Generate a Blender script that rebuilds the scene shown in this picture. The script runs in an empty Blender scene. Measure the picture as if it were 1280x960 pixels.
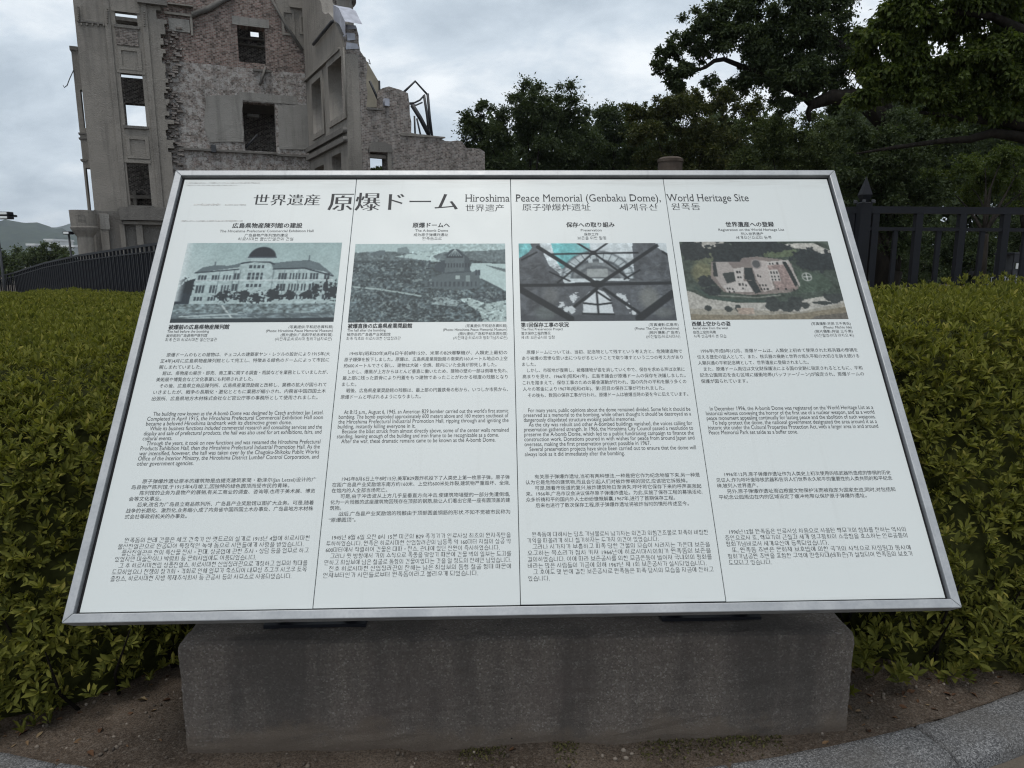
import bpy, bmesh, math, random
import numpy as np
from mathutils import Vector, Matrix
from mathutils.geometry import delaunay_2d_cdt
R = math.radians
random.seed(7); rng = np.random.default_rng(7)
sc = bpy.context.scene
col = sc.collection

# ------------------------------------------------------------------ camera
FPX, CAMH = 870.0, 1.4
PITCH, ROLL = R(9.7824), -0.003906
CAM = np.array([0, 0, CAMH])
_r = np.array([1., 0, 0]); FW = np.array([0, math.cos(PITCH), -math.sin(PITCH)]); _u = np.array([0, math.sin(PITCH), math.cos(PITCH)])
RT = math.cos(ROLL)*_r + math.sin(ROLL)*_u
UP = -math.sin(ROLL)*_r + math.cos(ROLL)*_u
cd = bpy.data.cameras.new('camera'); cam = bpy.data.objects.new('camera', cd); col.objects.link(cam)
cd.sensor_width = 36; cd.lens = FPX/1280*36; cd.clip_start = .05; cd.clip_end = 20000
M = Matrix.Identity(4)
for i in range(3):
    M[i][0] = RT[i]; M[i][1] = UP[i]; M[i][2] = -FW[i]; M[i][3] = CAM[i]
cam.matrix_world = M; sc.camera = cam

# ------------------------------------------------------------------ sky, sun, exposure
SUN_EL, SUN_AZ = R(74), R(195)          # azimuth measured from +Y clockwise: behind the camera
w = bpy.data.worlds.new('World'); sc.world = w; w.use_nodes = True
nt = w.node_tree; nd = nt.nodes; lk = nt.links
bg = nd['Background']; bg.inputs['Strength'].default_value = .10
sky = nd.new('ShaderNodeTexSky'); sky.sky_type = 'NISHITA'; sky.sun_disc = False
sky.sun_elevation = SUN_EL; sky.sun_rotation = SUN_AZ; sky.dust_density = 2.0
tc = nd.new('ShaderNodeTexCoord'); sx = nd.new('ShaderNodeSeparateXYZ'); lk.new(tc.outputs['Generated'], sx.inputs[0])
def wmath(op, a, b=None, c=None):
    n = nd.new('ShaderNodeMath'); n.operation = op
    for i, v in enumerate((a, b, c)):
        if v is None: continue
        if isinstance(v, (int, float)): n.inputs[i].default_value = v
        else: lk.new(v, n.inputs[i])
    return n.outputs[0]
zz = wmath('ADD', wmath('MAXIMUM', sx.outputs[2], 0.0), .42)
cb = nd.new('ShaderNodeCombineXYZ'); lk.new(wmath('DIVIDE', sx.outputs[0], zz), cb.inputs[0]); lk.new(wmath('DIVIDE', sx.outputs[1], zz), cb.inputs[1])
def wnoise(scale, detail, rough, off):
    mp = nd.new('ShaderNodeMapping'); mp.inputs['Location'].default_value = off; mp.inputs['Scale'].default_value = (scale, scale*1.35, 1); mp.inputs['Rotation'].default_value = (0, 0, .35); lk.new(cb.outputs[0], mp.inputs[0])
    n = nd.new('ShaderNodeTexNoise'); n.inputs['Scale'].default_value = 1; n.inputs['Detail'].default_value = detail; n.inputs['Roughness'].default_value = rough; n.inputs['Distortion'].default_value = .25
    lk.new(mp.outputs[0], n.inputs['Vector']); return n.outputs[0]
n1 = wnoise(1.5, 8, .55, (3.1, 1.7, 0)); n2 = wnoise(4.6, 8, .62, (7.3, 2.2, 4))
mixv = wmath('ADD', wmath('MULTIPLY', n1, .68), wmath('MULTIPLY', n2, .32))
cr = nd.new('ShaderNodeValToRGB'); lk.new(mixv, cr.inputs[0])
cr.color_ramp.elements[0].position = .41; cr.color_ramp.elements[0].color = (4.3, 5.0, 5.7, 1)
cr.color_ramp.elements[1].position = .60; cr.color_ramp.elements[1].color = (8.7, 9.1, 9.4, 1)
e = cr.color_ramp.elements.new(.50); e.color = (5.95, 6.7, 7.4, 1)
mx = nd.new('ShaderNodeMix'); mx.data_type = 'RGBA'; mx.inputs[0].default_value = .93
lk.new(sky.outputs[0], mx.inputs[6]); lk.new(cr.outputs[0], mx.inputs[7]); lk.new(mx.outputs[2], bg.inputs[0])

sd = bpy.data.lights.new('sun', 'SUN'); sd.energy = 1.5; sd.angle = R(26); sd.color = (1, .955, .895)
sun = bpy.data.objects.new('sun', sd); col.objects.link(sun)
sdir = Vector((math.sin(SUN_AZ)*math.cos(SUN_EL), math.cos(SUN_AZ)*math.cos(SUN_EL), math.sin(SUN_EL)))
sun.rotation_euler = sdir.to_track_quat('Z', 'Y').to_euler()
vs = sc.view_settings; vs.view_transform = 'Standard'; vs.look = 'None'; vs.gamma = 1; vs.exposure = 0.25
sc.cycles.filter_width = 1.2; sc.cycles.use_denoising = True; sc.cycles.denoiser = 'OPENIMAGEDENOISE'; sc.cycles.denoising_prefilter = 'NONE'; sc.cycles.denoising_input_passes = 'RGB_ALBEDO_NORMAL'; sc.cycles.max_bounces = 6; sc.cycles.transparent_max_bounces = 4

# ------------------------------------------------------------------ helpers
def ray(x, y): return FW + RT*(x-640)/FPX + UP*(480-y)/FPX
def at_y(x, y, Y):
    d = ray(x, y); return CAM + d*(Y/d[1])
def at_z(x, y, z):
    d = ray(x, y); return CAM + d*((z-CAMH)/d[2])
def at_plane(x, y, P, n):
    d = ray(x, y); t = np.dot(np.asarray(P)-CAM, n)/np.dot(d, n); return CAM + d*t
def plan(x, Y):                      # plan point seen in column x (taken at the horizon row) at distance Y
    p = at_y(x, 330, Y); return np.array([p[0], Y])

def obj(name, me, mat=None, parent=None, loc=None):
    o = bpy.data.objects.new(name, me); col.objects.link(o)
    if mat is not None and me is not None and len(me.materials) == 0: me.materials.append(mat)
    if parent is not None: o.parent = parent
    if loc is not None: o.location = loc
    return o
def empty(name, loc=(0, 0, 0), parent=None):
    o = bpy.data.objects.new(name, None); col.objects.link(o); o.location = loc; o.empty_display_size = .1
    if parent is not None: o.parent = parent
    return o
def tag(o, label=None, cat=None, group=None, kind=None):
    if label: o['label'] = label
    if cat: o['category'] = cat
    if group: o['group'] = group
    if kind: o['kind'] = kind
    return o
def fast_mesh(name, V, F, smooth=False):
    V = np.asarray(V, dtype=np.float32); F = np.asarray(F, dtype=np.int32); k = F.shape[1]
    me = bpy.data.meshes.new(name); me.vertices.add(len(V)); me.vertices.foreach_set('co', V.ravel())
    me.loops.add(F.size); me.loops.foreach_set('vertex_index', F.ravel())
    me.polygons.add(len(F)); me.polygons.foreach_set('loop_start', np.arange(0, F.size, k, dtype=np.int32))
    if smooth: me.polygons.foreach_set('use_smooth', np.ones(len(F), dtype=bool))
    me.update(calc_edges=True); return me
def py_mesh(name, V, F, smooth=False):
    me = bpy.data.meshes.new(name); me.from_pydata([tuple(v) for v in V], [], F); me.update()
    if smooth:
        for p in me.polygons: p.use_smooth = True
    return me
def box_vf(x0, x1, y0, y1, z0, z1, off=0):
    V = [(x0,y0,z0),(x1,y0,z0),(x1,y1,z0),(x0,y1,z0),(x0,y0,z1),(x1,y0,z1),(x1,y1,z1),(x0,y1,z1)]
    F = [tuple(i+off for i in f) for f in ((0,3,2,1),(4,5,6,7),(0,1,5,4),(1,2,6,5),(2,3,7,6),(3,0,4,7))]
    return V, F
def bevel_mesh(me, w_, seg=1):
    b = bmesh.new(); b.from_mesh(me); bmesh.ops.bevel(b, geom=b.edges[:], offset=w_, segments=seg, affect='EDGES', profile=.5)
    b.to_mesh(me); b.free(); return me
def box_mesh(name, x0, x1, y0, y1, z0, z1, bev=0, seg=1):
    me = py_mesh(name, *box_vf(x0, x1, y0, y1, z0, z1))
    return bevel_mesh(me, bev, seg) if bev else me
def tube_vf(pts, rad, seg=8, cap=True, off=0):
    pts = [Vector(p) for p in pts]; n = len(pts)
    if not hasattr(rad, '__len__'): rad = [rad]*n
    V = []; F = []; prev = None
    for i, p in enumerate(pts):
        t = (pts[min(i+1, n-1)]-pts[max(i-1, 0)]).normalized()
        a = prev if prev is not None else (Vector((0, 0, 1)) if abs(t.z) < .9 else Vector((1, 0, 0)))
        u = (a - t*a.dot(t)).normalized(); v = t.cross(u); prev = u
        for k in range(seg):
            c, s = math.cos(2*math.pi*k/seg), math.sin(2*math.pi*k/seg)
            V.append(tuple(p + (u*c+v*s)*rad[i]))
    for i in range(n-1):
        for k in range(seg):
            F.append((off+i*seg+k, off+i*seg+(k+1) % seg, off+(i+1)*seg+(k+1) % seg, off+(i+1)*seg+k))
    if cap:
        F.append(tuple(off+k for k in reversed(range(seg)))); F.append(tuple(off+(n-1)*seg+k for k in range(seg)))
    return V, F
def tube(name, pts, rad, seg=8, smooth=True): return py_mesh(name, *tube_vf(pts, rad, seg), smooth=smooth)
def join_vf(items):
    V = []; F = []
    for v, f in items:
        o = len(V); V += list(v); F += [tuple(i+o for i in q) for q in f]
    return V, F
def shape2d(name, outlines, depth):
    """filled outline(s) with holes (even-odd), x/z plane, thickness along +y from 0 to depth"""
    cu = bpy.data.curves.new(name, 'CURVE'); cu.dimensions = '2D'; cu.fill_mode = 'BOTH'; cu.extrude = depth/2
    for poly in outlines:
        s = cu.splines.new('POLY'); s.points.add(len(poly)-1)
        for p, q in zip(s.points, poly): p.co = (q[0], q[1], 0, 1)
        s.use_cyclic_u = True
    o = bpy.data.objects.new(name, cu); col.objects.link(o)
    dg = bpy.context.evaluated_depsgraph_get(); dg.update()
    me = bpy.data.meshes.new_from_object(o.evaluated_get(dg)); bpy.data.objects.remove(o); bpy.data.curves.remove(cu)
    me.transform(Matrix(((1,0,0,0),(0,0,-1,depth/2),(0,1,0,0),(0,0,0,1))))
    me.name = name; return me

# ------------------------------------------------------------------ materials
class NM:
    def __init__(s, name, rough=.7, spec=.3, metal=0):
        s.m = bpy.data.materials.new(name); s.m.use_nodes = True; s.t = s.m.node_tree; s.n = s.t.nodes; s.l = s.t.links
        s.b = s.n['Principled BSDF']; s.b.inputs['Roughness'].default_value = rough
        s.b.inputs['Specular IOR Level'].default_value = spec; s.b.inputs['Metallic'].default_value = metal
        s.tc = s.n.new('ShaderNodeTexCoord')
    def put(s, sock, v):
        if hasattr(v, 'is_linked') or hasattr(v, 'links'): s.l.new(v, sock)
        else: sock.default_value = v
    def vec(s, coord='Object', scale=(1, 1, 1), loc=(0, 0, 0), rot=(0, 0, 0)):
        m = s.n.new('ShaderNodeMapping'); s.l.new(s.tc.outputs[coord], m.inputs[0]); m.inputs['Scale'].default_value = scale; m.inputs['Location'].default_value = loc; m.inputs['Rotation'].default_value = rot; return m.outputs[0]
    def noise(s, v, scale, detail=5, rough=.55, dist=0):
        n = s.n.new('ShaderNodeTexNoise'); s.l.new(v, n.inputs['Vector']); n.inputs['Scale'].default_value = scale; n.inputs['Detail'].default_value = detail; n.inputs['Roughness'].default_value = rough; n.inputs['Distortion'].default_value = dist; return n.outputs[0]
    def vor(s, v, scale, out='Distance', feat='F1'):
        n = s.n.new('ShaderNodeTexVoronoi'); n.feature = feat; s.l.new(v, n.inputs['Vector']); n.inputs['Scale'].default_value = scale; return n.outputs[out]
    def ramp(s, f, stops):
        n = s.n.new('ShaderNodeValToRGB'); s.l.new(f, n.inputs[0]); el = n.color_ramp.elements
        while len(el) < len(stops): el.new(.5)
        for q, (p, c) in zip(el, stops):
            q.position = p; q.color = (c, c, c, 1) if isinstance(c, (int, float)) else (*c, 1)
        return n.outputs[0]
    def mix(s, f, a, b, mode='MIX'):
        n = s.n.new('ShaderNodeMix'); n.data_type = 'RGBA'; n.blend_type = mode
        s.put(n.inputs[0], f)
        for k, v in ((6, a), (7, b)): s.put(n.inputs[k], (*v, 1) if isinstance(v, tuple) and len(v) == 3 else v)
        return n.outputs[2]
    def math(s, op, a, b=0.0):
        n = s.n.new('ShaderNodeMath'); n.operation = op; s.put(n.inputs[0], a); s.put(n.inputs[1], b); return n.outputs[0]
    def bump(s, h, strength=.3, dist=.01):
        n = s.n.new('ShaderNodeBump'); n.inputs['Strength'].default_value = strength; n.inputs['Distance'].default_value = dist; s.l.new(h, n.inputs['Height']); s.l.new(n.outputs[0], s.b.inputs['Normal'])
    def color(s, c): s.put(s.b.inputs['Base Color'], (*c, 1) if isinstance(c, tuple) and len(c) == 3 else c); return s

def simple(name, c, rough=.6, spec=.3, metal=0, var=.25, scale=6.0, bump=0.0):
    k = NM(name, rough, spec, metal); v = k.vec()
    f = k.noise(v, scale, 6, .6); lo = tuple(x*(1-var) for x in c); hi = tuple(min(1, x*(1+var)) for x in c)
    k.color(k.ramp(f, [(.3, lo), (.7, hi)]))
    if bump: k.bump(k.noise(v, scale*6, 5, .6), bump, .01)
    return k.m

MAT = {}
# foliage
def leaf_mat(name, dark, light, tip, rough=.45, trans=.25):
    k = NM(name, rough+.15, .14); g = k.n.new('ShaderNodeNewGeometry')
    c = k.ramp(g.outputs['Random Per Island'], [(0, dark), (.55, light), (.9, light), (1, tip)])
    big = k.noise(k.vec(), .9, 3, .6); c = k.mix(k.math('MULTIPLY', big, .6), c, dark)
    k.color(c)
    tr = k.n.new('ShaderNodeBsdfTranslucent'); k.l.new(k.mix(1.0, c, (1.3, 1.35, .7), 'MULTIPLY'), tr.inputs[0])
    ms = k.n.new('ShaderNodeMixShader'); ms.inputs[0].default_value = trans
    k.l.new(k.b.outputs[0], ms.inputs[1]); k.l.new(tr.outputs[0], ms.inputs[2]); k.l.new(ms.outputs[0], k.n['Material Output'].inputs[0])
    return k.m
MAT['hedge'] = leaf_mat('azalea_leaves', (.064, .074, .016), (.195, .196, .040), (.34, .29, .07), .55, .33)
MAT['tree_dark'] = leaf_mat('dark_leaves', (.030, .042, .022), (.060, .082, .038), (.09, .108, .048), .5, .3)
MAT['tree_mid'] = leaf_mat('mid_leaves', (.026, .038, .014), (.062, .080, .028), (.11, .115, .04), .5, .25)
MAT['tree_olive'] = leaf_mat('olive_leaves', (.03, .038, .014), (.076, .084, .028), (.13, .11, .045), .5, .25)
MAT['tree_near'] = leaf_mat('near_leaves', (.028, .042, .011), (.074, .100, .024), (.135, .15, .038), .45, .4)
MAT['tree_far'] = leaf_mat('far_leaves', (.035, .05, .02), (.075, .095, .04), (.10, .11, .05), .6, .2)
k = NM('bark', .9, .1); v = k.vec(scale=(1, 1, .25)); f = k.noise(v, 9, 6, .7); k.color(k.ramp(f, [(.3, (.007, .006, .005)), (.7, (.026, .022, .018))])); k.bump(f, .6, .05); MAT['bark'] = k.m
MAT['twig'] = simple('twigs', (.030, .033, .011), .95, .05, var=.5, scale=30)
# metal, paint
MAT['fence'] = simple('fence_paint', (.0055, .0062, .0095), .55, .25, var=.3, scale=5)
MAT['steel'] = simple('dark_steel', (.035, .037, .042), .5, .4, var=.4, scale=5)
MAT['black'] = simple('black_steel', (.012, .013, .018), .4, .4, var=.2)
k = NM('aluminium', .45, .4, .35); v = k.vec('Object')
f = k.noise(k.vec('Object', (3, 3, 3)), 4, 6, .6); g_ = k.noise(k.vec('Object', (60, 60, 60)), 2, 4, .6)
st = k.ramp(k.noise(k.vec('Object', (34, 3, 3), (1.3, 0, 0)), 1.0, 2, .5), [(.66, 0.0), (.72, .5)])
c = k.mix(k.ramp(f, [(.35, 0.0), (.7, 1.0)]), (.31, .32, .332), (.41, .42, .43)); c = k.mix(k.math('MULTIPLY', k.ramp(g_, [(.45, 0.0), (.75, 1.0)]), .35), c, (.22, .235, .26)); c = k.mix(k.math('MULTIPLY', st, .4), c, (.15, .155, .165))
k.color(c); k.put(k.b.inputs['Roughness'], k.ramp(f, [(.3, .35), (.7, .55)])); MAT['alu'] = k.m
k = NM('sign_white', .38, .4); v = k.vec('Object')
f = k.noise(v, 2.2, 5, .6); dirt = k.ramp(k.noise(k.vec('Object', (1, .35, 1)), 7, 6, .65), [(.52, 0.0), (.8, 1.0)]); spk = k.ramp(k.vor(v, 9, 'Distance'), [(0, 1.0), (.022, 1.0), (.03, 0.0)])
c = k.mix(f, (.525, .557, .552), (.565, .591, .584)); c = k.mix(k.math('MULTIPLY', dirt, .16), c, (.52, .53, .50)); c = k.mix(k.math('MULTIPLY', k.math('MULTIPLY', spk, k.ramp(k.noise(v, 3.3, 2), [(.55, 0.0), (.6, 1.0)])), .5), c, (.30, .30, .27))
sv_ = k.n.new('ShaderNodeSeparateXYZ'); k.l.new(v, sv_.inputs[0]); sm = k.noise(k.vec('Object', (2.2, 26, 1)), 2.0, 6, .7)
eg = k.math('MAXIMUM', k.ramp(sv_.outputs[1], [(0.0, 1.0), (.045, .0)]), k.ramp(k.math('SUBTRACT', 1.5, sv_.outputs[1]), [(.02, 1.0), (.075, 0.0)]))
c = k.mix(k.math('MULTIPLY', k.math('MULTIPLY', eg, k.ramp(sm, [(.42, 0.0), (.62, 1.0)])), .5), c, (.33, .33, .31))
drip = k.ramp(k.noise(k.vec('Object', (30, 1.1, 1)), 1.0, 4, .6), [(.60, 0.0), (.78, .16)]); c = k.mix(drip, c, (.42, .43, .415))
k.color(c); k.put(k.b.inputs['Roughness'], k.ramp(f, [(.3, .32), (.7, .45)])); MAT['panel'] = k.m
MAT['ink'] = simple('ink', (.018, .020, .024), .55, .3, var=.25, scale=20)
MAT['ink_soft'] = simple('ink_soft', (.022, .024, .028), .55, .3, var=.3, scale=30)
MAT['gap'] = simple('gasket', (.02, .02, .022), .8, .1)
MAT['residue'] = simple('residue', (.47, .47, .455), .8, .1, var=.35, scale=60)
k = NM('print', .5, .18); a = k.n.new('ShaderNodeAttribute'); a.attribute_name = 'ink'; k.color(a.outputs['Color']); MAT['print'] = k.m

# ------------------------------------------------------------------ ground, pavement, kerb, soil
def smooth01(a, b, x): t = np.clip((x-a)/(b-a), 0, 1); return t*t*(3-2*t)
def terrain(x, y):
    return -.06 - .95*smooth01(9, 30, np.hypot(np.minimum(x+2, 0)*1.1, y*.8)) * smooth01(-3, -10, x)
gx = np.concatenate([np.linspace(-9000, -120, 14), np.linspace(-100, 100, 81), np.linspace(120, 9000, 14)])
gy = np.concatenate([np.linspace(-60, -5, 6), np.linspace(-4, 80, 85), np.linspace(100, 9000, 16)])
X, Y = np.meshgrid(gx, gy); Z = terrain(X, Y)
V = np.stack([X, Y, Z], -1).reshape(-1, 3); nx_ = len(gx); ii = np.arange(len(gy)-1)[:, None]*nx_ + np.arange(nx_-1)[None]; ii = ii.ravel()
k = NM('ground_mat', .95, .1); v = k.vec(); f = k.noise(v, .6, 6, .6); g_ = k.noise(v, 60, 4, .7)
k.color(k.mix(k.math('MULTIPLY', g_, .6), k.ramp(f, [(.35, (.10, .085, .07)), (.65, (.16, .14, .115))]), (.07, .06, .05))); k.bump(g_, .5, .01)
tag(obj('ground', fast_mesh('ground', V, np.stack([ii, ii+1, ii+nx_+1, ii+nx_], -1), True), k.m), kind='structure')

# kerb arcs from the photograph's edge, kerb top at z = .05
KZ = .05
pts = np.array([at_z(x, y, KZ)[:2] for x, y in ((0, 936), (75, 954), (960, 944), (1060, 926), (1142, 905), (1210, 884), (1280, 860))])
A = np.c_[2*pts, np.ones(len(pts))]; sol = np.linalg.lstsq(A, (pts**2).sum(1), rcond=None)[0]
KC = sol[:2]; KR = math.sqrt(sol[2]+(KC**2).sum())          # back edge circle of the kerb
print('KERB', KC, KR, [float(np.hypot(*(p-KC))-KR) for p in pts])
KW = .155
k = NM('granite', .85, .25); v = k.vec()
g1 = k.noise(v, 190, 3, .8); g2 = k.vor(v, 300, 'Color'); sp = k.n.new('ShaderNodeSeparateColor'); k.l.new(g2, sp.inputs[0])
c = k.ramp(sp.outputs[0], [(0, (.048, .048, .05)), (.3, (.092, .092, .095)), (.65, (.145, .145, .148)), (1, (.26, .26, .26))])
c = k.mix(k.ramp(k.noise(v, 6, 5), [(.42, 0.0), (.68, .6)]), c, (.085, .078, .07)); k.color(c); k.bump(g1, .9, .005); MAT['granite'] = k.m
kerb = tag(empty('kerb', (KC[0], KC[1], 0)), kind='structure')
a_mid = math.atan2(pts[4][1]-KC[1], pts[4][0]-KC[0]); stp = .62/KR
def kerb_stone(a0, a1):
    n = 10; prof = [(KR, -.12), (KR, KZ-.012), (KR+.006, KZ-.002), (KR+.02, KZ), (KR+KW-.035, KZ-.002), (KR+KW-.012, KZ-.012), (KR+KW, KZ-.035), (KR+KW+.012, -.12)]
    V = []; F = []; m = len(prof)
    for i in range(n+1):
        a = a0+(a1-a0)*([0, .012]+[q/(n-2)*.976+.012 for q in range(1, n-2)]+[.988, 1])[i]; e_ = .014 if i in (0, n) else 0
        for j, (r_, z_) in enumerate(prof):
            jj = random.uniform(-.0025, .0025)
            V.append((math.cos(a)*(r_+jj), math.sin(a)*(r_+jj), z_ - (e_ if 1 <= j <= 6 else 0) + random.uniform(-.002, .002)))
    for i in range(n):
        for j in range(m-1): F.append((i*m+j, i*m+j+1, (i+1)*m+j+1, (i+1)*m+j))
    F.append(tuple(range(m))[::-1]); F.append(tuple(n*m+j for j in range(m)))
    return py_mesh('kerb_stone', V, F, True)
for i in range(-7, 3):
    a0 = a_mid + i*stp + .003/KR; a1 = a_mid + (i+1)*stp - .003/KR
    obj('kerb_stone', kerb_stone(a0, a1), MAT['granite'], kerb)
# pavement beyond the kerb
k = NM('pavement_mat', .9, .15); v = k.vec(); g1 = k.noise(v, 160, 3, .8); k.color(k.mix(g1, k.ramp(k.noise(v, 3, 5), [(.3, (.105, .085, .068)), (.7, (.16, .135, .11))]), (.07, .06, .05))); k.bump(g1, .6, .004)
th = np.linspace(0, 2*math.pi, 120); Vp = []; Fp = []
for i, t in enumerate(th):
    for r_ in (KR+KW+.004, KR+6): Vp.append((KC[0]+math.cos(t)*r_, KC[1]+math.sin(t)*r_, -.004))
keep = [i for i in range(119) if math.sin(th[i]) < .35]
for i in keep: Fp.append((2*i, 2*i+1, 2*i+3, 2*i+2))
tag(obj('pavement', py_mesh('pavement', Vp, Fp), k.m), kind='structure')
# planting bed soil
def soil_z(x, y):
    n = .010*np.sin(7*x+2*y)*np.cos(5*y-3*x)+.006*np.sin(19*x+11*y+1)*np.sin(17*y-5*x)
    d = KR-np.hypot(x-KC[0], y-KC[1])
    z = .006 + .040*smooth01(.2, 1.5, x) + n*smooth01(0, .15, d) + .03*smooth01(2.0, 3.2, y)
    return np.minimum(z, KZ-.012 + .6*np.maximum(d, 0))
r_ = KR-.001; gxs = np.linspace(-5, 5, 260); gys = np.linspace(KC[1]-KR if KC[1]-KR > 0 else .8, 6, 150)
X, Y = np.meshgrid(gxs, gys); d = np.hypot(X-KC[0], Y-KC[1]); s_ = np.where(d > r_, r_/d, 1)
X = KC[0]+(X-KC[0])*s_; Y = KC[1]+(Y-KC[1])*s_
Z = soil_z(X, Y) + rng.normal(0, .0022, X.shape)
n_ = len(gxs); ii = (np.arange(len(gys)-1)[:, None]*n_+np.arange(n_-1)[None]).ravel()
k = NM('soil', .95, .1); v = k.vec(); g1 = k.noise(v, 170, 4, .75); g2 = k.noise(v, 3.2, 6, .6); g3 = k.vor(v, 130, 'Color'); sp = k.n.new('ShaderNodeSeparateColor'); k.l.new(g3, sp.inputs[0])
c = k.ramp(g2, [(.3, (.095, .073, .057)), (.5, (.165, .128, .100)), (.7, (.25, .20, .156))])
c = k.mix(k.ramp(sp.outputs[0], [(.55, 0.0), (1, .75)]), c, (.24, .20, .165)); c = k.mix(k.ramp(g1, [(.35, .75), (.6, 0.0)]), c, (.025, .019, .015))
k.color(c); k.bump(g1, 1.0, .012); MAT['soil'] = k.m
tag(obj('planting_bed', fast_mesh('soil', np.stack([X, Y, Z], -1).reshape(-1, 3), np.stack([ii, ii+1, ii+n_+1, ii+n_], -1), True), k.m), kind='structure')

# ------------------------------------------------------------------ stone plinth
YAW, TILT = 0.02705713, 0.94562066
E1 = np.array([math.cos(YAW), math.sin(YAW), 0]); BK = np.array([-math.sin(YAW), math.cos(YAW), 0])
E2 = math.cos(TILT)*BK + math.sin(TILT)*np.array([0, 0, 1.]); EN = np.cross(E1, E2)
BL = np.array([-1.147502, 1.647622, 0.499284]); SW, SH = 2.33, 1.50695
fl = at_z(230, 944, 0.0); PT = .345
tl = at_z(224, 808, PT); tr = at_z(1067, 800, PT)
PL = np.dot(tl-fl, E1)-.014; PW = np.dot(tr-tl, E1)+.044
k = NM('plinth_stone', .9, .15); v = k.vec()
g1 = k.noise(v, 240, 3, .8); g2 = k.noise(v, 3.0, 6, .6); g3 = k.vor(v, 210, 'Color'); sp = k.n.new('ShaderNodeSeparateColor'); k.l.new(g3, sp.inputs[0])
sv = k.noise(k.vec('Object', (3.2, 3.2, .5)), 1.6, 5, .6)
c = k.ramp(sp.outputs[0], [(0, (.125, .105, .090)), (.5, (.160, .137, .120)), (.85, (.185, .160, .141)), (1, (.27, .245, .22))])
c = k.mix(k.ramp(sv, [(.42, 0.0), (.58, .66)]), c, (.066, .060, .056))
c = k.mix(k.ramp(g2, [(.5, 0.0), (.75, .5)]), c, (.12, .095, .085))
sz = k.n.new('ShaderNodeSeparateXYZ'); k.l.new(k.vec(), sz.inputs[0])
edge = k.math('SUBTRACT', sz.outputs[2], k.math('SUBTRACT', k.math('MULTIPLY', k.noise(k.vec('Object', (1, 1, 1)), 6, 6, .75), .34), .13))
c = k.mix(k.ramp(edge, [(0.0, .7), (.05, 0.0)]), c, (.15, .12, .095))          # splashed soil along the foot
pit = k.ramp(k.vor(v, 26), [(0, 1.0), (.05, 1.0), (.08, 0.0)]); pit = k.math('MULTIPLY', pit, k.ramp(k.noise(v, 9, 2), [(.58, 0.0), (.6, 1.0)])); c = k.mix(pit, c, (.012, .012, .012))
k.color(c); k.bump(g1, .9, .004); MAT['plinth'] = k.m
pm = box_mesh('plinth_block', 0, PW, 0, .50, -.12, PT, .018, 2)
b = bmesh.new(); b.from_mesh(pm); bmesh.ops.subdivide_edges(b, edges=[e_ for e_ in b.edges if e_.calc_length() > .3], cuts=24, use_grid_fill=True)
for q in b.verts:
    if .0 < q.co.z: q.co += Vector((random.uniform(-1, 1), random.uniform(-1, 1), random.uniform(-1, 1)))*.0016
b.to_mesh(pm); b.free()
plinth = obj('plinth', pm, MAT['plinth']); org = fl + E1*PL; plinth.location = (org[0], org[1], 0); plinth.rotation_euler = (0, 0, YAW)
tag(plinth, 'low dark weathered stone block carrying the tilted white information board', 'plinth')

# ------------------------------------------------------------------ information board
sign = empty('information_board')
sign.matrix_world = Matrix(((E1[0], E2[0], EN[0], BL[0]), (E1[1], E2[1], EN[1], BL[1]), (E1[2], E2[2], EN[2], BL[2]), (0, 0, 0, 1)))
tag(sign, 'large tilted white information board in metal frame with four text columns and photographs', 'sign')
# frame: four mitred rails, face 12 mm proud of the panels (local z)
FWD, ZF, ZB = .023, .010, -.045
def rail(a, b_, c_, d_):               # outer start, outer end, inner end, inner start in (u, v)
    q = [a, b_, c_, d_]; V = [(x, y, ZB) for x, y in q]+[(x, y, ZF) for x, y in q]
    me = py_mesh('frame_rail', V, [(3,2,1,0),(4,5,6,7),(0,1,5,4),(1,2,6,5),(2,3,7,6),(3,0,4,7)])
    return bevel_mesh(me, .0022, 2)
g0 = .0004
fr = [((0,0),(SW,0),(SW-FWD,FWD),(FWD,FWD)), ((SW,g0),(SW,SH-g0),(SW-FWD,SH-FWD-g0),(SW-FWD,FWD+g0)), ((SW,SH),(0,SH),(FWD,SH-FWD),(SW-FWD,SH-FWD)), ((0,SH-g0),(0,g0),(FWD,FWD+g0),(FWD,SH-FWD-g0))]
for q in fr: obj('frame_rail', rail(*q), MAT['alu'], sign)
obj('backing_board', box_mesh('backing_board', FWD-.004, SW-FWD+.004, FWD-.004, SH-FWD+.004, -.040, -.006), MAT['gap'], sign)
DIV = [.0335, .629, 1.1685, 1.7105, 2.2985]; PV0, PV1 = .0265, 1.4735
panels = []
for i in range(4):
    a, b_ = DIV[i]+(.0009 if i else 0), DIV[i+1]-(.0009 if i < 3 else 0)
    me = box_mesh('panel', a, b_, PV0+.0006*((i*7) % 3), PV1, -.0055, 0, .0008, 1)
    panels.append(obj('panel', me, MAT['panel'], sign))
panels[0]['label'] = 'leftmost white panel'; panels[3]['label'] = 'rightmost white panel'
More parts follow.
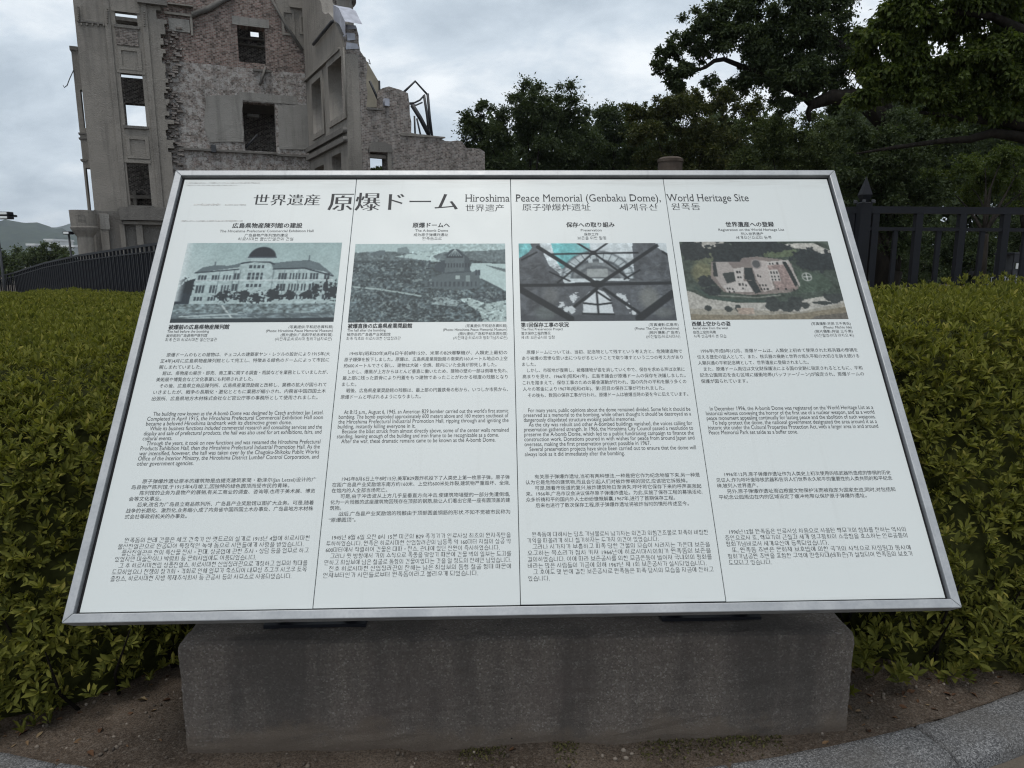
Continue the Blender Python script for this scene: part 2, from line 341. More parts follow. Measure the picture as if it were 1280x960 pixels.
# supports: foot plate and raking post behind
topw = lambda s, t, z=PT: org + E1*s + BK*t + np.array([0, 0, z-org[2]])
for s0, s1 in ((.22, .52), (1.40, 1.70)):
    a = topw(s0, .04); Q = [topw(s0, .085), topw(s1, .085), topw(s1, .32), topw(s0, .32)]
    V = [tuple(p+np.array([0, 0, h_])) for h_ in (-.002, .010) for p in Q]
    me = py_mesh('foot_plate', V, [(3,2,1,0),(4,5,6,7),(0,1,5,4),(1,2,6,5),(2,3,7,6),(3,0,4,7)]); inv = sign.matrix_world.inverted(); me.transform(inv)
    obj('foot_plate', me, MAT['black'], sign)
    for s_ in (s0+.05, s1-.05):
        items = []
        for t0, vv in ((.14, .20), (.28, .62)):
            p0 = topw(s_, t0, PT+.006); q = BL + E1*np.dot(p0-BL, E1) + E2*vv + EN*(-.05)
            items.append(tube_vf([p0, q], .022, 8))
        V, F = join_vf(items); me = py_mesh('support_strut', V, F, True); me.transform(inv); obj('support_strut', me, MAT['black'], sign)

# ---- lettering
class Txt:
    def __init__(s): s.items = []
BOOK = {}
_cache = {}
NOSERIF = set('tscea0123456789.,-–—()/:\'"“”&')
# small Hangul is written stroke by stroke (consonants and vowels set in the syllable square)
JAMO = {'ㄱ': [[(0,1),(1,1),(.75,0)]], 'ㄴ': [[(0,1),(0,0),(1,0)]], 'ㄷ': [[(1,1),(0,1),(0,0),(1,0)]], 'ㄹ': [[(0,1),(1,1),(1,.5),(0,.5),(0,0),(1,0)]], 'ㅁ': [[(0,1),(1,1),(1,0),(0,0),(0,1)]],
        'ㅂ': [[(0,1),(0,0),(1,0),(1,1)],[(0,.5),(1,.5)]], 'ㅅ': [[(.5,1),(0,0)],[(.5,.65),(1,0)]], 'ㅇ': [[(.5+.5*math.cos(t*.785),.5+.5*math.sin(t*.785)) for t in range(9)]], 'ㅈ': [[(0,1),(1,1)],[(.5,1),(0,0)],[(.5,.6),(1,0)]],
        'ㅊ': [[(.3,1),(.7,1)],[(0,.75),(1,.75)],[(.5,.75),(0,0)],[(.5,.45),(1,0)]], 'ㅋ': [[(0,1),(1,1),(.75,0)],[(0,.52),(.9,.52)]], 'ㅌ': [[(1,1),(0,1),(0,0),(1,0)],[(0,.5),(1,.5)]], 'ㅍ': [[(0,1),(1,1)],[(0,0),(1,0)],[(.3,1),(.3,0)],[(.7,1),(.7,0)]],
        'ㅎ': [[(.3,1),(.7,1)],[(0,.75),(1,.75)],[(.5+.4*math.cos(t*.785),.3+.3*math.sin(t*.785)) for t in range(9)]]}
INI = ['ㄱ','ㄱㄱ','ㄴ','ㄷ','ㄷㄷ','ㄹ','ㅁ','ㅂ','ㅂㅂ','ㅅ','ㅅㅅ','ㅇ','ㅈ','ㅈㅈ','ㅊ','ㅋ','ㅌ','ㅍ','ㅎ']
FIN = ['','ㄱ','ㄱㄱ','ㄱㅅ','ㄴ','ㄴㅈ','ㄴㅎ','ㄷ','ㄹ','ㄹㄱ','ㄹㅁ','ㄹㅂ','ㄹㅅ','ㄹㅌ','ㄹㅍ','ㄹㅎ','ㅁ','ㅂ','ㅂㅅ','ㅅ','ㅅㅅ','ㅇ','ㅈ','ㅊ','ㅋ','ㅌ','ㅍ','ㅎ']
# vowels: (bars right: list of ticks side, double bar) / (below: ticks up or down)
VOW = [('v','r',1,0),('v','r',1,1),('v','r',2,0),('v','r',2,1),('v','l',1,0),('v','l',1,1),('v','l',2,0),('v','l',2,1),('h','u',1),('hv','u',1,'r',0),('hv','u',1,'r',1),('hv','u',1,'',0),('h','u',2),('h','d',1),('hv','d',1,'l',0),('hv','d',1,'l',1),('hv','d',1,'',0),('h','d',2),('h','',0),('hv','',0,'',0),('v','',0,0)]
_hg = {}
def hangul(ch):
    if ch in _hg: return _hg[ch]
    n = ord(ch)-0xAC00; L, V_, T_ = INI[n//588], VOW[n % 588//28], FIN[n % 28]; st = []
    y0 = .34 if T_ else .02; y1 = .86
    def cons(s, x0, a0, x1, a1):
        m = len(s)
        for i, c in enumerate(s):
            xa = x0+(x1-x0)*(i/m+(.06 if i else 0)); xb = x0+(x1-x0)*((i+1)/m-(.06 if i < m-1 else 0))
            for pl in JAMO[c]: st.append([(xa+p[0]*(xb-xa), a0+p[1]*(a1-a0)) for p in pl])
    def vert(x, side, k, dbl, a0, a1):
        xs = [x] if not dbl else [x-.09, x+.05]
        for q in xs: st.append([(q, a1), (q, a0)])
        b = xs[-1] if side == 'r' and not dbl else xs[0]
        for i in range(k):
            yy = (a0+a1)/2+(0 if k == 1 else (.09 if i else -.09))
            if side == 'r': st.append([(b, yy), (b+.12 if not dbl else xs[1], yy)])
            elif side == 'l': st.append([(b-.13, yy), (b, yy)])
    def hori(y, side, k, x0, x1):
        st.append([(x0, y), (x1, y)])
        for i in range(k):
            xx = (x0+x1)/2+(0 if k == 1 else (.12 if i else -.12)); st.append([(xx, y), (xx, y+(.13 if side == 'u' else -.13))])
    if V_[0] == 'v': cons(L, .06, y0+.10, .50, y1-.04); vert(.72, V_[1], V_[2], V_[3], y0-.02, y1)
    elif V_[0] == 'h':
        up = V_[1] == 'u'; dn = V_[1] == 'd'; yv = y0+(.16 if dn else .06)
        cons(L, .18, yv+(.20 if up else .12), .76, y1); hori(yv, V_[1], V_[2], .02, .92)
    else:
        dn = V_[1] == 'd'; yv = y0+(.15 if dn else .08); cons(L, .08, yv+(.19 if V_[1] == 'u' else .11), .50, y1); hori(yv, V_[1], V_[2], .0, .62); vert(.76, V_[3], 1 if V_[3] else 0, V_[4], y0-.02, y1)
    if T_: cons(T_, .18, -.06, .78, .22)
    P = []; T = []
    for pl in st:
        for (xa, ya), (xb, yb_) in zip(pl[:-1], pl[1:]):
            dx, dy = xb-xa, yb_-ya; l = math.hypot(dx, dy) or 1; w_ = (.027 if abs(dx) > abs(dy) else .040); ux, uy = dx/l, dy/l
            xa2, ya2, xb2, yb2 = xa-ux*.02, ya-uy*.02, xb+ux*.02, yb_+uy*.02; b = len(P)
            P += [(xa2+uy*w_, ya2-ux*w_), (xb2+uy*w_, yb2-ux*w_), (xb2-uy*w_, yb2+ux*w_), (xa2-uy*w_, ya2+ux*w_)]; T += [(b, b+1, b+2), (b, b+2, b+3)]
    _hg[ch] = (np.array(P), np.array(T, np.int64)); return _hg[ch]
is_h = lambda c: 0xAC00 <= ord(c) < 0xD7A4
LINES = {}                      # every distinct line of lettering, shaped together in one pass
def shape_lines():
    keys = [k_ for k_ in LINES if k_ not in _cache]
    cu = bpy.data.curves.new('t', 'FONT'); cu.body = '\n'.join(''.join('国' if is_h(c) and k_[2] == 0 else c for c in k_[0]) for k_ in keys); cu.size = 1; cu.space_line = 4; cu.fill_mode = 'NONE'
    o = bpy.data.objects.new('t', cu); col.objects.link(o)
    dg = bpy.context.evaluated_depsgraph_get(); dg.update()
    c = o.evaluated_get(dg).to_curve(dg)
    start = np.cumsum([0]+[len(k_[0])+1 for k_ in keys])
    glyphs = {}
    ext = [[1e9, -1e9] for _ in keys]; rects = [[] for _ in keys]; ylines = {}
    todo = []
    for sp in c.splines:
        ci = sp.character_index; li = int(np.searchsorted(start, ci, 'right')-1); ch = keys[li][0][sp.character_index-start[li]]
        pts = sp.bezier_points; n = len(pts); A = np.zeros((3, n*3), np.float32)
        for q, nm in enumerate(('co', 'handle_left', 'handle_right')): pts.foreach_get(nm, A[q])
        A = A.reshape(3, n, 3)[..., :2].astype(float); P = A[0]; Nx = np.roll(P, -1, 0)
        t = np.array([0, 1/3, 2/3]) if ord(ch) < 0x3000 else np.array([0, .5])
        straight = (np.abs(A[2]-P).sum(1) < 1e-4) & (np.abs(np.roll(A[1], -1, 0)-Nx).sum(1) < 1e-4)
        chord = Nx-P; L = np.maximum(np.hypot(*chord.T), 1e-6)
        h = A[2]-P; off1 = np.abs(chord[:, 0]*h[:, 1]-chord[:, 1]*h[:, 0])/L; h2 = np.roll(A[1], -1, 0)-P; off2 = np.abs(chord[:, 0]*h2[:, 1]-chord[:, 1]*h2[:, 0])/L
        straight |= (off1 < .002) & (off2 < .002)
        poly = []
        H2 = np.roll(A[1], -1, 0)
        for i in range(n):
            poly.append(P[i])
            if not straight[i]:
                for tt in t[1:]: poly.append((1-tt)**3*P[i]+3*(1-tt)**2*tt*A[2][i]+3*(1-tt)*tt*tt*H2[i]+tt**3*Nx[i])
        todo.append((li, ch, P, np.array(poly), ci))
    base = {}
    lh = None
    for li, ch, P, poly, ci in todo: base.setdefault(li, []).append(P[:, 1].min())
    # line pitch from the first and last line
    f0, f1 = min(base), max(base); pitch = (np.median(base[f0])-np.median(base[f1]))/max(1, f1-f0); pitch = round(pitch*100)/100
    for li, ch, P, poly, ci in todo:
        txt, ax, by, serif = keys[li]; lat = ord(ch) < 0x250; yb = -pitch*li
        P = P-np.array([0, yb]); n = len(P)
        ext[li][0] = min(ext[li][0], P[:, 0].min()); ext[li][1] = max(ext[li][1], P[:, 0].max())
        if serif and ch.isalpha() and lat and ch not in NOSERIF:
            SE, ST = (.055, .034) if serif == 1 else (.03, .024); lo, hi = P[:, 1].min(), P[:, 1].max()
            for i in range(n):
                p, q = P[i], P[(i+1) % n]
                if abs(p[1]-q[1]) < .012 and .03 < abs(p[0]-q[0]) < .17 and (abs(p[1]-lo) < .02 or abs(p[1]-hi) < .02 or abs(p[1]) < .02):
                    top = not (abs(p[1]-lo) < .02 or abs(p[1]) < .02); l, r = min(p[0], q[0]), max(p[0], q[0])
                    if ch.islower() and top: rects[li].append((l-SE*1.25, r, p[1], -ST))
                    elif (ch in 'AVWXYNvwxy' and r-l > .11) or (ch == 'M' and top): pass
                    else: rects[li].append((l-SE, r+SE, p[1], -ST if top else ST))
        if (ax or by) and not lat:
            d0 = np.roll(poly, -1, 0)-poly; d1 = poly-np.roll(poly, 1, 0)
            d0 /= np.maximum(np.hypot(*d0.T), 1e-6)[:, None]; d1 /= np.maximum(np.hypot(*d1.T), 1e-6)[:, None]
            na = np.c_[d0[:, 1], -d0[:, 0]]; nb = np.c_[d1[:, 1], -d1[:, 0]]; nn = np.where(np.abs(na) > np.abs(nb), na, nb)
            poly = poly+nn*np.array([ax, by])
        glyphs.setdefault(li, {}).setdefault(ci, (ch, []))[1].append(poly-np.array([0, yb]))
    bpy.data.objects.remove(o); bpy.data.curves.remove(cu)
    tess = {}
    for li, key in enumerate(keys):
        Cs = []; Ts = []; m = 0
        for ci, (ch, polys) in glyphs.get(li, {}).items():
            kk = (ch, key[1], key[2]); allp = np.concatenate(polys)
            if is_h(ch) and key[2] == 0:
                hp, ht = hangul(ch); hp = hp+np.array([allp[:, 0].min()-.05, 0]); Cs.append(hp); Ts.append(ht+m); m += len(hp); continue
            xr = allp[:, 0].min()
            if kk not in tess:
                vv = []; ee = []
                for pl in polys:
                    keep = np.r_[True, np.abs(np.diff(pl, axis=0)).sum(1) > 1e-4]; pl = pl[keep]; b0 = len(vv); vv += [Vector((p[0]-xr, p[1])) for p in pl]; ee += [(b0+i, b0+(i+1) % len(pl)) for i in range(len(pl))]
                r_ = delaunay_2d_cdt(vv, ee, [], 0, 1e-5); G = np.array([tuple(p) for p in r_[0]]); T = np.array([f_ for f_ in r_[2] if len(f_) == 3], np.int64).reshape(-1, 3)
                cen = G[T].mean(1); ins = np.zeros(len(T), bool)
                for i0, i1 in ee:
                    (xa, ya), (xb, yb2) = vv[i0], vv[i1]
                    if ya != yb2: ins ^= ((ya > cen[:, 1]) != (yb2 > cen[:, 1])) & (cen[:, 0] < (xb-xa)*(cen[:, 1]-ya)/(yb2-ya)+xa)
                T = T[ins]
                a, b, d = G[T[:, 0]], G[T[:, 1]], G[T[:, 2]]; sg = (b[:, 0]-a[:, 0])*(d[:, 1]-a[:, 1])-(b[:, 1]-a[:, 1])*(d[:, 0]-a[:, 0])
                T[sg < 0] = T[sg < 0][:, ::-1]; tess[kk] = (G, T)
            G, T = tess[kk]; Cs.append(G+np.array([xr, 0])); Ts.append(T+m); m += len(G)
        C = np.concatenate(Cs); T = np.concatenate(Ts); zl = np.zeros(len(C))
        if rects[li]:
            rv = []; rt = []
            for l, r, y, d_ in rects[li]:
                b_ = m+len(rv); rv += [(l, y), (r, y), (r, y+d_), (l, y+d_)]
                rt += [(b_, b_+1, b_+2), (b_, b_+2, b_+3)] if d_ > 0 else [(b_, b_+2, b_+1), (b_, b_+3, b_+2)]
            C = np.concatenate([C, np.array(rv)]); T = np.concatenate([T, np.array(rt)]); zl = np.r_[zl, np.ones(len(rv))]
        _cache[key] = (C, T, zl, ext[li][0], ext[li][1])
PENDING = []
def put(bucket, s, u0, u1, vc, size, fit=True, ax=.004, by=-.012, serif=1, cjk=None, bold=0.0, kx=None):
    """one line: left end u0, right end u1 (None: as wide as the line before), vc = height of the letters' middle"""
    LINES[(s, ax, by, int(serif))] = 1
    PENDING.append((bucket, s, u0, u1, vc, size, fit, ax, by, int(serif), bold))
def place_lines():
    shape_lines(); last = 1.0
    for bucket, s, u0, u1, vc, size, fit, ax, by, serif, bold in PENDING:
        co, tri, zl, x0, x1 = _cache[(s, ax, by, serif)]
        cjk = any(ord(c) > 0x2000 for c in s)
        kx = (u1-u0)/(x1-x0) if fit else size*last
        last = kx/size; yb = .37 if cjk else .26
        P = np.zeros((len(co), 3)); P[:, 0] = u0+(co[:, 0]-x0)*kx; P[:, 1] = vc+(co[:, 1]-yb)*size; P[:, 2] = .0004+zl*.00005
        for j in ((0,) if not bold else (0, -1, 1)):
            Q = P.copy(); Q[:, 0] += j*bold*size; Q[:, 1] += j*bold*.4*size; Q[:, 2] += abs(j)*.00009+(j < 0)*.00006
            BOOK.setdefault(bucket, []).append((Q, tri))
def flush(bucket, parent, mat, name='lettering', label=None):
    its = BOOK.pop(bucket); V = np.concatenate([p for p, t in its]); off = np.cumsum([0]+[len(p) for p, t in its])
    F = np.concatenate([t+o for (p, t), o in zip(its, off)])
    o = obj(name, fast_mesh(name, V, F), mat, parent)
    if label: o['label'] = label
    return o
def block(i, key, lines, v0, dv, size, indent, u0, u1, **kw):
    for j, s in enumerate(lines):
        ind = s.startswith('　') or s.startswith('  '); full = not s.endswith('|'); s = s.strip('　 |')
        put((i, key), s, u0+(indent if ind else 0), u1 if full else None, v0-dv*j, size, full, **kw)
U0 = [.0935, .648, 1.191, 1.734]; U1 = [.602, 1.146, 1.689, 2.242]
# headline
B_ = dict(ax=.012, by=-.012)
put((0, 'h'), '世界遺産', .2844, .511, 1.382, .0535, **B_); put((0, 'h'), '原', .5417, .6245, 1.3735, .088, ax=.016, by=-.014)
put((1, 'h'), '爆ドーム', .634, .984, 1.3735, .088, ax=.016, by=-.014)
T_ = dict(ax=.004, by=-.022, serif=1)
put((1, 'h'), 'Hiroshima', 1.0116, 1.164, 1.3855, .047, **T_); put((1, 'h'), '世界遗产', 1.0119, 1.144, 1.3456, .034, ax=.002, by=-.012)
put((2, 'h'), 'Peace Memorial (Genbaku Dome),', 1.1865, 1.691, 1.3855, .047, **T_); put((2, 'h'), '原子弹爆炸遗址', 1.2076, 1.443, 1.348, .034, ax=.002, by=-.012); put((2, 'h'), '세계유산', 1.543, 1.677, 1.348, .034, ax=.0, by=-.012)
put((3, 'h'), 'World Heritage Site', 1.714, 2.0011, 1.3855, .047, **T_); put((3, 'h'), '원폭돔', 1.7244, 1.8251, 1.350, .034, ax=.0, by=-.012)
# column heads: bold Japanese then three small lines
HEAD = [(('広島県物産陳列館の建設', .2302, .4627), ('The Hiroshima Prefectural Commercial Exhibition Hall', .1914, .5027), ('广岛县物产陈列馆的建设', .2761, .4194), ('히로시마현 물산진열관의 건설', .2575, .440)),
        (('原爆ドームへ', .8342, .9586), ('The A-bomb Dome', .8433, .9536), ('成为原子弹爆炸遗址', .8387, .954), ('원폭돔으로', .8687, .9329)),
        (('保存への取り組み', 1.3554, 1.5195), ('Preservation', 1.4031, 1.4739), ('保存工作', 1.413, 1.4618), ('보존을 위한 활동', 1.3902, 1.4877)),
        (('世界遺産への登録', 1.9029, 2.0691), ('Registration on the World Heritage List', 1.8744, 2.1006), ('列入世界遗产', 1.949, 2.026), ('세계유산으로의 등록', 1.930, 2.0507))]
CAPL = [(('被爆前の広島県物産陳列館', .0947, .2809), ('The hall before the bombing', .0935, .2217), ('被炸前的广岛县物产陈列馆', .0935, .2186), ('피폭 전의 히로시마현 물산진열관', .0935, .2506)),
        (('被爆直後の広島県産業奨励館', .6488, .8487), ('The hall after the bombing', .648, .7672), ('被炸后的广岛县产业奖励馆', .648, .7829), ('피폭 직후의 히로시마현 산업장려관', .648, .815)),
        (('第1回保存工事の状況', 1.191, 1.3417), ('The First Preservation Project', 1.191, 1.3225), ('首次保存工程的情况', 1.191, 1.2823), ('제1회 보존공사의 상황', 1.191, 1.2952)),
        (('西側上空からの姿', 1.7335, 1.8562), ('Aerial view from the west', 1.734, 1.8462), ('自西上空的鸟瞰', 1.734, 1.8056), ('서쪽 상공에서 본 모습', 1.734, 1.8363))]
CAPR = [(('(写真提供:平和記念資料館)', .4649), ('(Photo: Hiroshima Peace Memorial Museum)', .397), ('(照片提供:广岛和平纪念资料馆)', .4439), ('(사진제공:히로시마 평화기념자료관)', .4286)),
        (('(写真提供:平和記念資料館)', 1.0166), ('(Photo: Hiroshima Peace Memorial Museum)', .9467), ('(照片提供:广岛和平纪念资料馆)', .9944), ('(사진제공:히로시마 평화기념자료관)', .979)),
        (('(写真撮影:広島市)', 1.5954), ('(Photo: The City of Hiroshima)', 1.5494), ('(照片摄影:广岛市)', 1.5926), ('(사진촬영:히로시마시)', 1.583)),
        (('(写真撮影:井田 三千男氏)', 2.1158), ('(Photo: Michio Ide)', 2.1518), ('(照片摄影:井田 三千男)', 2.1204), ('(사진촬영:이데 미치오 씨)', 2.117))]
HV = ((1.272, .0235, dict(ax=0, by=0, bold=.026)), (1.248, .0145, dict(ax=0, by=0, serif=2)), (1.2315, .0135, dict(ax=0, by=0, serif=2)), (1.2155, .0135, dict(ax=0, by=0, serif=2)))
CV = ((.877, .0190, dict(ax=0, by=0, bold=.030)), (.8605, .0128, dict(ax=0, by=0, serif=2)), (.8465, .0122, dict(ax=0, by=0, serif=2)), (.8315, .0122, dict(ax=0, by=0, serif=2)))
for i in range(4):
    for (s, a, b_), (v_, z_, kw) in zip(HEAD[i], HV): put((i, 't'), s, a, b_, v_, z_, **kw)
    for (s, a, b_), (v_, z_, kw) in zip(CAPL[i], CV): put((i, 'c'), s, a, b_, v_, z_, **kw)
    for (s, a), (v_, z_, kw) in zip(CAPR[i], ((.875, .0125, CV[2][2]), *CV[1:])): put((i, 'r'), s, a, U1[i]+.001, v_, z_, **kw)
JP = [['　原爆ドームのもとの建物は、チェコ人の建築家ヤン・レツルの設計により1915年(大', '正4年)4月に広島県物産陳列館として完工し、特徴ある緑色のドームによって市民に', '親しまれていました。|', '　館は、県物産の展示・即売、商工業に関する調査・相談などを業務としていましたが、', '美術展や博覧会など文化事業にも利用されました。|', '　その後、広島県立商品陳列所、広島県産業奨励館と改称し、業務の拡大が図られて', 'いきましたが、戦争の長期化・激化とともに業務が縮小され、内務省中国四国土木', '出張所、広島県地方木材株式会社など官公庁等の事務所として使用されました。|'],
      ['　1945年(昭和20年)8月6日午前8時15分、米軍のB29爆撃機が、人類史上最初の', '原子爆弾を投下しました。原爆は、広島県産業奨励館の南東約160メートル地点の上空', '約600メートルでさく裂し、建物は大破・全焼、館内にいた全員が即死しました。|', '　しかし、爆風が上方からほとんど垂直に働いたため、建物の壁の一部は倒壊を免れ、', '最上部に残った鉄骨により円蓋をもつ建物であったことがわかる程度の残骸となり', 'ました。|', '　戦後、広島県産業奨励館の残骸は、最上部の円蓋鉄骨の形から、いつしか市民から、', '原爆ドームと呼ばれるようになりました。|'],
      ['　原爆ドームについては、当初、記念物として残すという考え方と、危険建造物で', 'あり被爆の悲惨な思い出につながるということで取り壊すという二つの考え方があり', 'ました。|', '　しかし、市街地が復興し、被爆建物が姿を消していく中で、保存を求める声は次第に', '高まりを見せ、1966年(昭和41年)、広島市議会が原爆ドームの保存を決議しました。', 'これを踏まえて、保存工事のための募金運動が行われ、国の内外の平和を願う多くの', '人々の寄金により1967年(昭和42年)、第1回目の保存工事が行われました。|', '　その後も、数回の保存工事が行われ、原爆ドームは被爆当時の姿を今に伝えています。'],
      ['　1996年(平成8年)12月、原爆ドームは、人類史上初めて使用された核兵器の惨禍を', '伝える歴史の証人として、また、核兵器の廃絶と世界の恒久平和の大切さを訴え続ける', '人類共通の平和記念碑として、世界遺産に登録されました。|', '　また、原爆ドーム周辺は文化財保護法による国の史跡に指定されるとともに、平和', '記念公園周辺を含む区域に緩衝地帯(バッファーゾーン)が設定され、原爆ドームの', '保護が図られています。|']]
EN_T = [['  The building now known as the A-bomb Dome was designed by Czech architect Jan Letzel.', 'Completed in April 1915, the Hiroshima Prefectural Commercial Exhibition Hall soon', 'became a beloved Hiroshima landmark with its distinctive green dome.|', '  While its business functions included commercial research and consulting services and the', 'display and sale of prefectural products, the hall was also used for art exhibitions, fairs, and', 'cultural events.|', '  Through the years, it took on new functions and was renamed the Hiroshima Prefectural', 'Products Exhibition Hall, then the Hiroshima Prefectural Industrial Promotion Hall. As the', 'war intensified, however, the hall was taken over by the Chugoku-Shikoku Public Works', 'Office of the Interior Ministry, the Hiroshima District Lumber Control Corporation, and', 'other government agencies.|'],
        ["  At 8:15 a.m., August 6, 1945, an American B29 bomber carried out the world's first atomic", 'bombing. The bomb exploded approximately 600 meters above and 160 meters southeast of', 'the Hiroshima Prefectural Industrial Promotion Hall, ripping through and igniting the', 'building, instantly killing everyone in it.|', '  Because the blast struck from almost directly above, some of the center walls remained', 'standing, leaving enough of the building and iron frame to be recognizable as a dome.|', '  After the war, these dramatic remains came to be known as the A-bomb Dome.|'],
        ['  For many years, public opinions about the dome remained divided. Some felt it should be', 'preserved as a memorial to the bombing, while others thought it should be destroyed as a', 'dangerously dilapidated structure evoking painful memories.|', '  As the city was rebuilt and other A-bombed buildings vanished, the voices calling for', 'preservation gathered strength. In 1966, the Hiroshima City Council passed a resolution to', 'preserve the A-bomb Dome, which led to a public fundraising campaign to finance the', 'construction work. Donations poured in with wishes for peace from around Japan and', 'overseas, making the first preservation project possible in 1967.|', '  Several preservation projects have since been carried out to ensure that the dome will', 'always look as it did immediately after the bombing.|'],
        ['  In December 1996, the A-bomb Dome was registered on the World Heritage List as a', 'historical witness conveying the horror of the first use of a nuclear weapon, and as a world', 'peace monument appealing continually for lasting peace and the abolition of such weapons.', '  To help protect the dome, the national government designated the area around it as a', 'historic site under the Cultural Properties Protection Act, with a larger area in and around', 'Peace Memorial Park set aside as a buffer zone.|']]
ZH = [['　原子弹爆炸遗址原本的建筑物是由捷克建筑家简・勒泽尔(Jan Letzel)设计的广', '岛县物产陈列馆,于1915年4月竣工,因独特的绿色圆顶而受市民的青睐。|', '　陈列馆的业务为县物产的展销,有关工商业的调查、咨询等,也用于美术展、博览', '会等文化事业。|', '　后来,改名为广岛县立商品陈列所、广岛县产业奖励馆以图扩大业务。可是,随着', '战争的长期化、激烈化,业务缩小,成了内务省中国四国土木办事处、广岛县地方木材株', '式会社等政府机关的办事处。|'],
      ['　1945年8月6日上午8时15分,美军B29轰炸机投下了人类史上第一枚原子弹。原子弹', '在距广岛县产业奖励馆东南方约160米、上空约600米处炸裂,建筑物严重毁坏、全烧,', '在馆内的人全部当场死亡。|', '　可是,由于冲击波从上方几乎呈垂直方向冲击,使建筑物墙壁的一部分免遭倒塌,', '化为一片残骸的这座建筑物因残存在顶部的钢筋,能让人们看出它是一座有圆顶盖的建', '筑物。|', '　战后,广岛县产业奖励馆的残骸由于顶部圆盖钢筋的形状,不知不觉被市民称为', '“原爆圆顶”。|'],
      ['　有关原子弹爆炸遗址,当初有两种想法,一种是把它作为纪念物留下来,另一种是', '认为它是危险的建筑物,而且会引起人们对被炸惨祸的回忆,应该把它拆毁掉。|', '　可是,随着市街道的复兴,被炸建筑物日渐消失,呼吁将它保存下来的呼声高涨起', '来。1966年,广岛市议会决议保存原子弹爆炸遗址。为此,实施了保存工程的募捐活动,', '众多祈祷和平的国内外人士纷纷慷慨解囊,1967年,进行了首期保存工程。|', '　后来也进行了数次保存工程,原子弹爆炸遗址将被炸当时的情形传述至今。|'],
      ['　1996年12月,原子弹爆炸遗址作为人类史上初次使用的核武器所造成的惨祸的历史', '见证人,作为呼吁废除核武器和告诉人们世界永久和平的重要性的人类共同的和平纪念', '碑,被列入世界遗产。|', '　另外,原子弹爆炸遗址周边根据文物保护法而被指定为国家史迹,同时,对包括和', '平纪念公园周边在内的区域设定了缓冲地带以保护原子弹爆炸遗址。|']]
KO = [['　원폭돔의 원래 건물은 체코 건축가 얀 렛트르의 설계로 1915년 4월에 히로시마현', '물산진열관으로 완공되어 특징적인 녹색 돔으로 시민들에게 사랑을 받았습니다.|', '　물산진열관은 현의 특산물 전시・판매, 상공업에 관한 조사・상담 등을 업무로 하고', '있었지만 미술전이나 박람회 등 문화사업에도 이용되었습니다.|', '　그 후 히로시마현립 상품진열소, 히로시마현 산업장려관으로 개칭하고 업무의 확대를', '도모하였으나 전쟁의 장기화・격화로 인해 업무가 축소되어 내무성 주고쿠 시코쿠 토목', '출장소, 히로시마현 지방 목재주식회사 등 관공서 등의 사무소로 사용되었습니다.|'],
      ['　1945년 8월 6일 오전 8시 15분 미군의 B29 폭격기가 인류사상 최초의 원자폭탄을', '투하하였습니다. 원폭은 히로시마현 산업장려관의 남동쪽 약 160미터 지점의 상공 약', '600미터에서 작렬하여 건물은 대파・전소, 관내에 있던 전원이 즉사하였습니다.|', '　그러나 윗 방향에서 거의 수직으로 폭풍을 맞았기 때문에 건물 벽의 일부는 도괴를', '면하고 최상부에 남은 철골로 돔형의 건물이었다는 것을 알 정도의 잔해만 남았습니다.', '　전후 히로시마현 산업장려관의 잔해는 남은 최상부의 돔형 철골 형태 때문에', '언제부터인가 시민들로부터 원폭돔이라고 불리우게 되었습니다.|'],
      ['　원폭돔에 대해서는 당초 기념물로서 남기자는 의견과 위험건조물로 피폭의 비참한', '기억을 떠올리게 하니 철거하자는 두가지 의견이 있었습니다.|', '　그러나 시가지가 부흥하고 피폭 당한 건물의 모습이 사라지는 가운데 보존을', '요구하는 목소리가 점차 커져 1966년에 히로시마시의회가 원폭돔의 보존을', '결의하였습니다. 이에 따라 보존공사를 위한 모금운동이 벌어져 국내외의 평화를', '바라는 많은 사람들의 기금에 의해 1967년 제 1회 보존공사가 실시되었습니다.|', '　그 후에도 몇 번에 걸친 보존공사로 원폭돔은 피폭 당시의 모습을 지금에 전하고', '있습니다.|'],
      ['　1996년12월 원폭돔은 인류사상 처음으로 사용된 핵무기의 참화를 전하는 역사의', '증인으로서 또, 핵무기의 근절과 세계 영구평화의 소중함을 호소하는 인류공통의', '평화기념비로서 세계유산에 등록되었습니다.|', '　또, 원폭돔 주변은 문화재 보호법에 의한 국가의 사적으로 지정됨과 동시에', '평화기념공원 주변을 포함한 구역에 완충지대(버퍼존)가 설정되어 원폭돔의 보호가', '도모되고 있습니다.|']]
for i in range(4):
    block(i, 'j', JP[i], .779, .0210, .0150, .0145, U0[i], U1[i], ax=.003, by=-.004)
    block(i, 'e', EN_T[i], .5815, .0153, .0182, .014, U0[i], U1[i], ax=0, by=0, serif=0)
    block(i, 'z', ZH[i], .377, .0167, .0138, .026, U0[i], U1[i], ax=0, by=0)
    block(i, 'k', KO[i], .2115, .0168, .0142, .014, U0[i], U1[i], ax=0, by=0)
place_lines()
for i in range(4):
    for key in 'htcrjezk':
        flush((i, key), panels[i], MAT['ink'] if key in 'htc' else MAT['ink_soft'])
# smears of old tape on the first panel
for (a, b_, v_, h_) in ((.042, .295, 1.458, .006), (.045, .22, 1.448, .003), (.085, .175, 1.362, .010), (.19, .262, 1.361, .006), (.055, .26, 1.292, .007)):
    n = 40; V = []; F = []
    for q in range(n+1):
        x = a+(b_-a)*q/n; t = random.uniform(.35, 1)*h_/2; o_ = random.uniform(-.1, .1)*h_
        V += [(x, v_-t+o_, .0004), (x, v_+t+o_, .0004)]
        if q: F.append((2*q-2, 2*q, 2*q+1, 2*q-1))
    obj('tape_residue', py_mesh('tape_residue', V, F), MAT['residue'], panels[0])

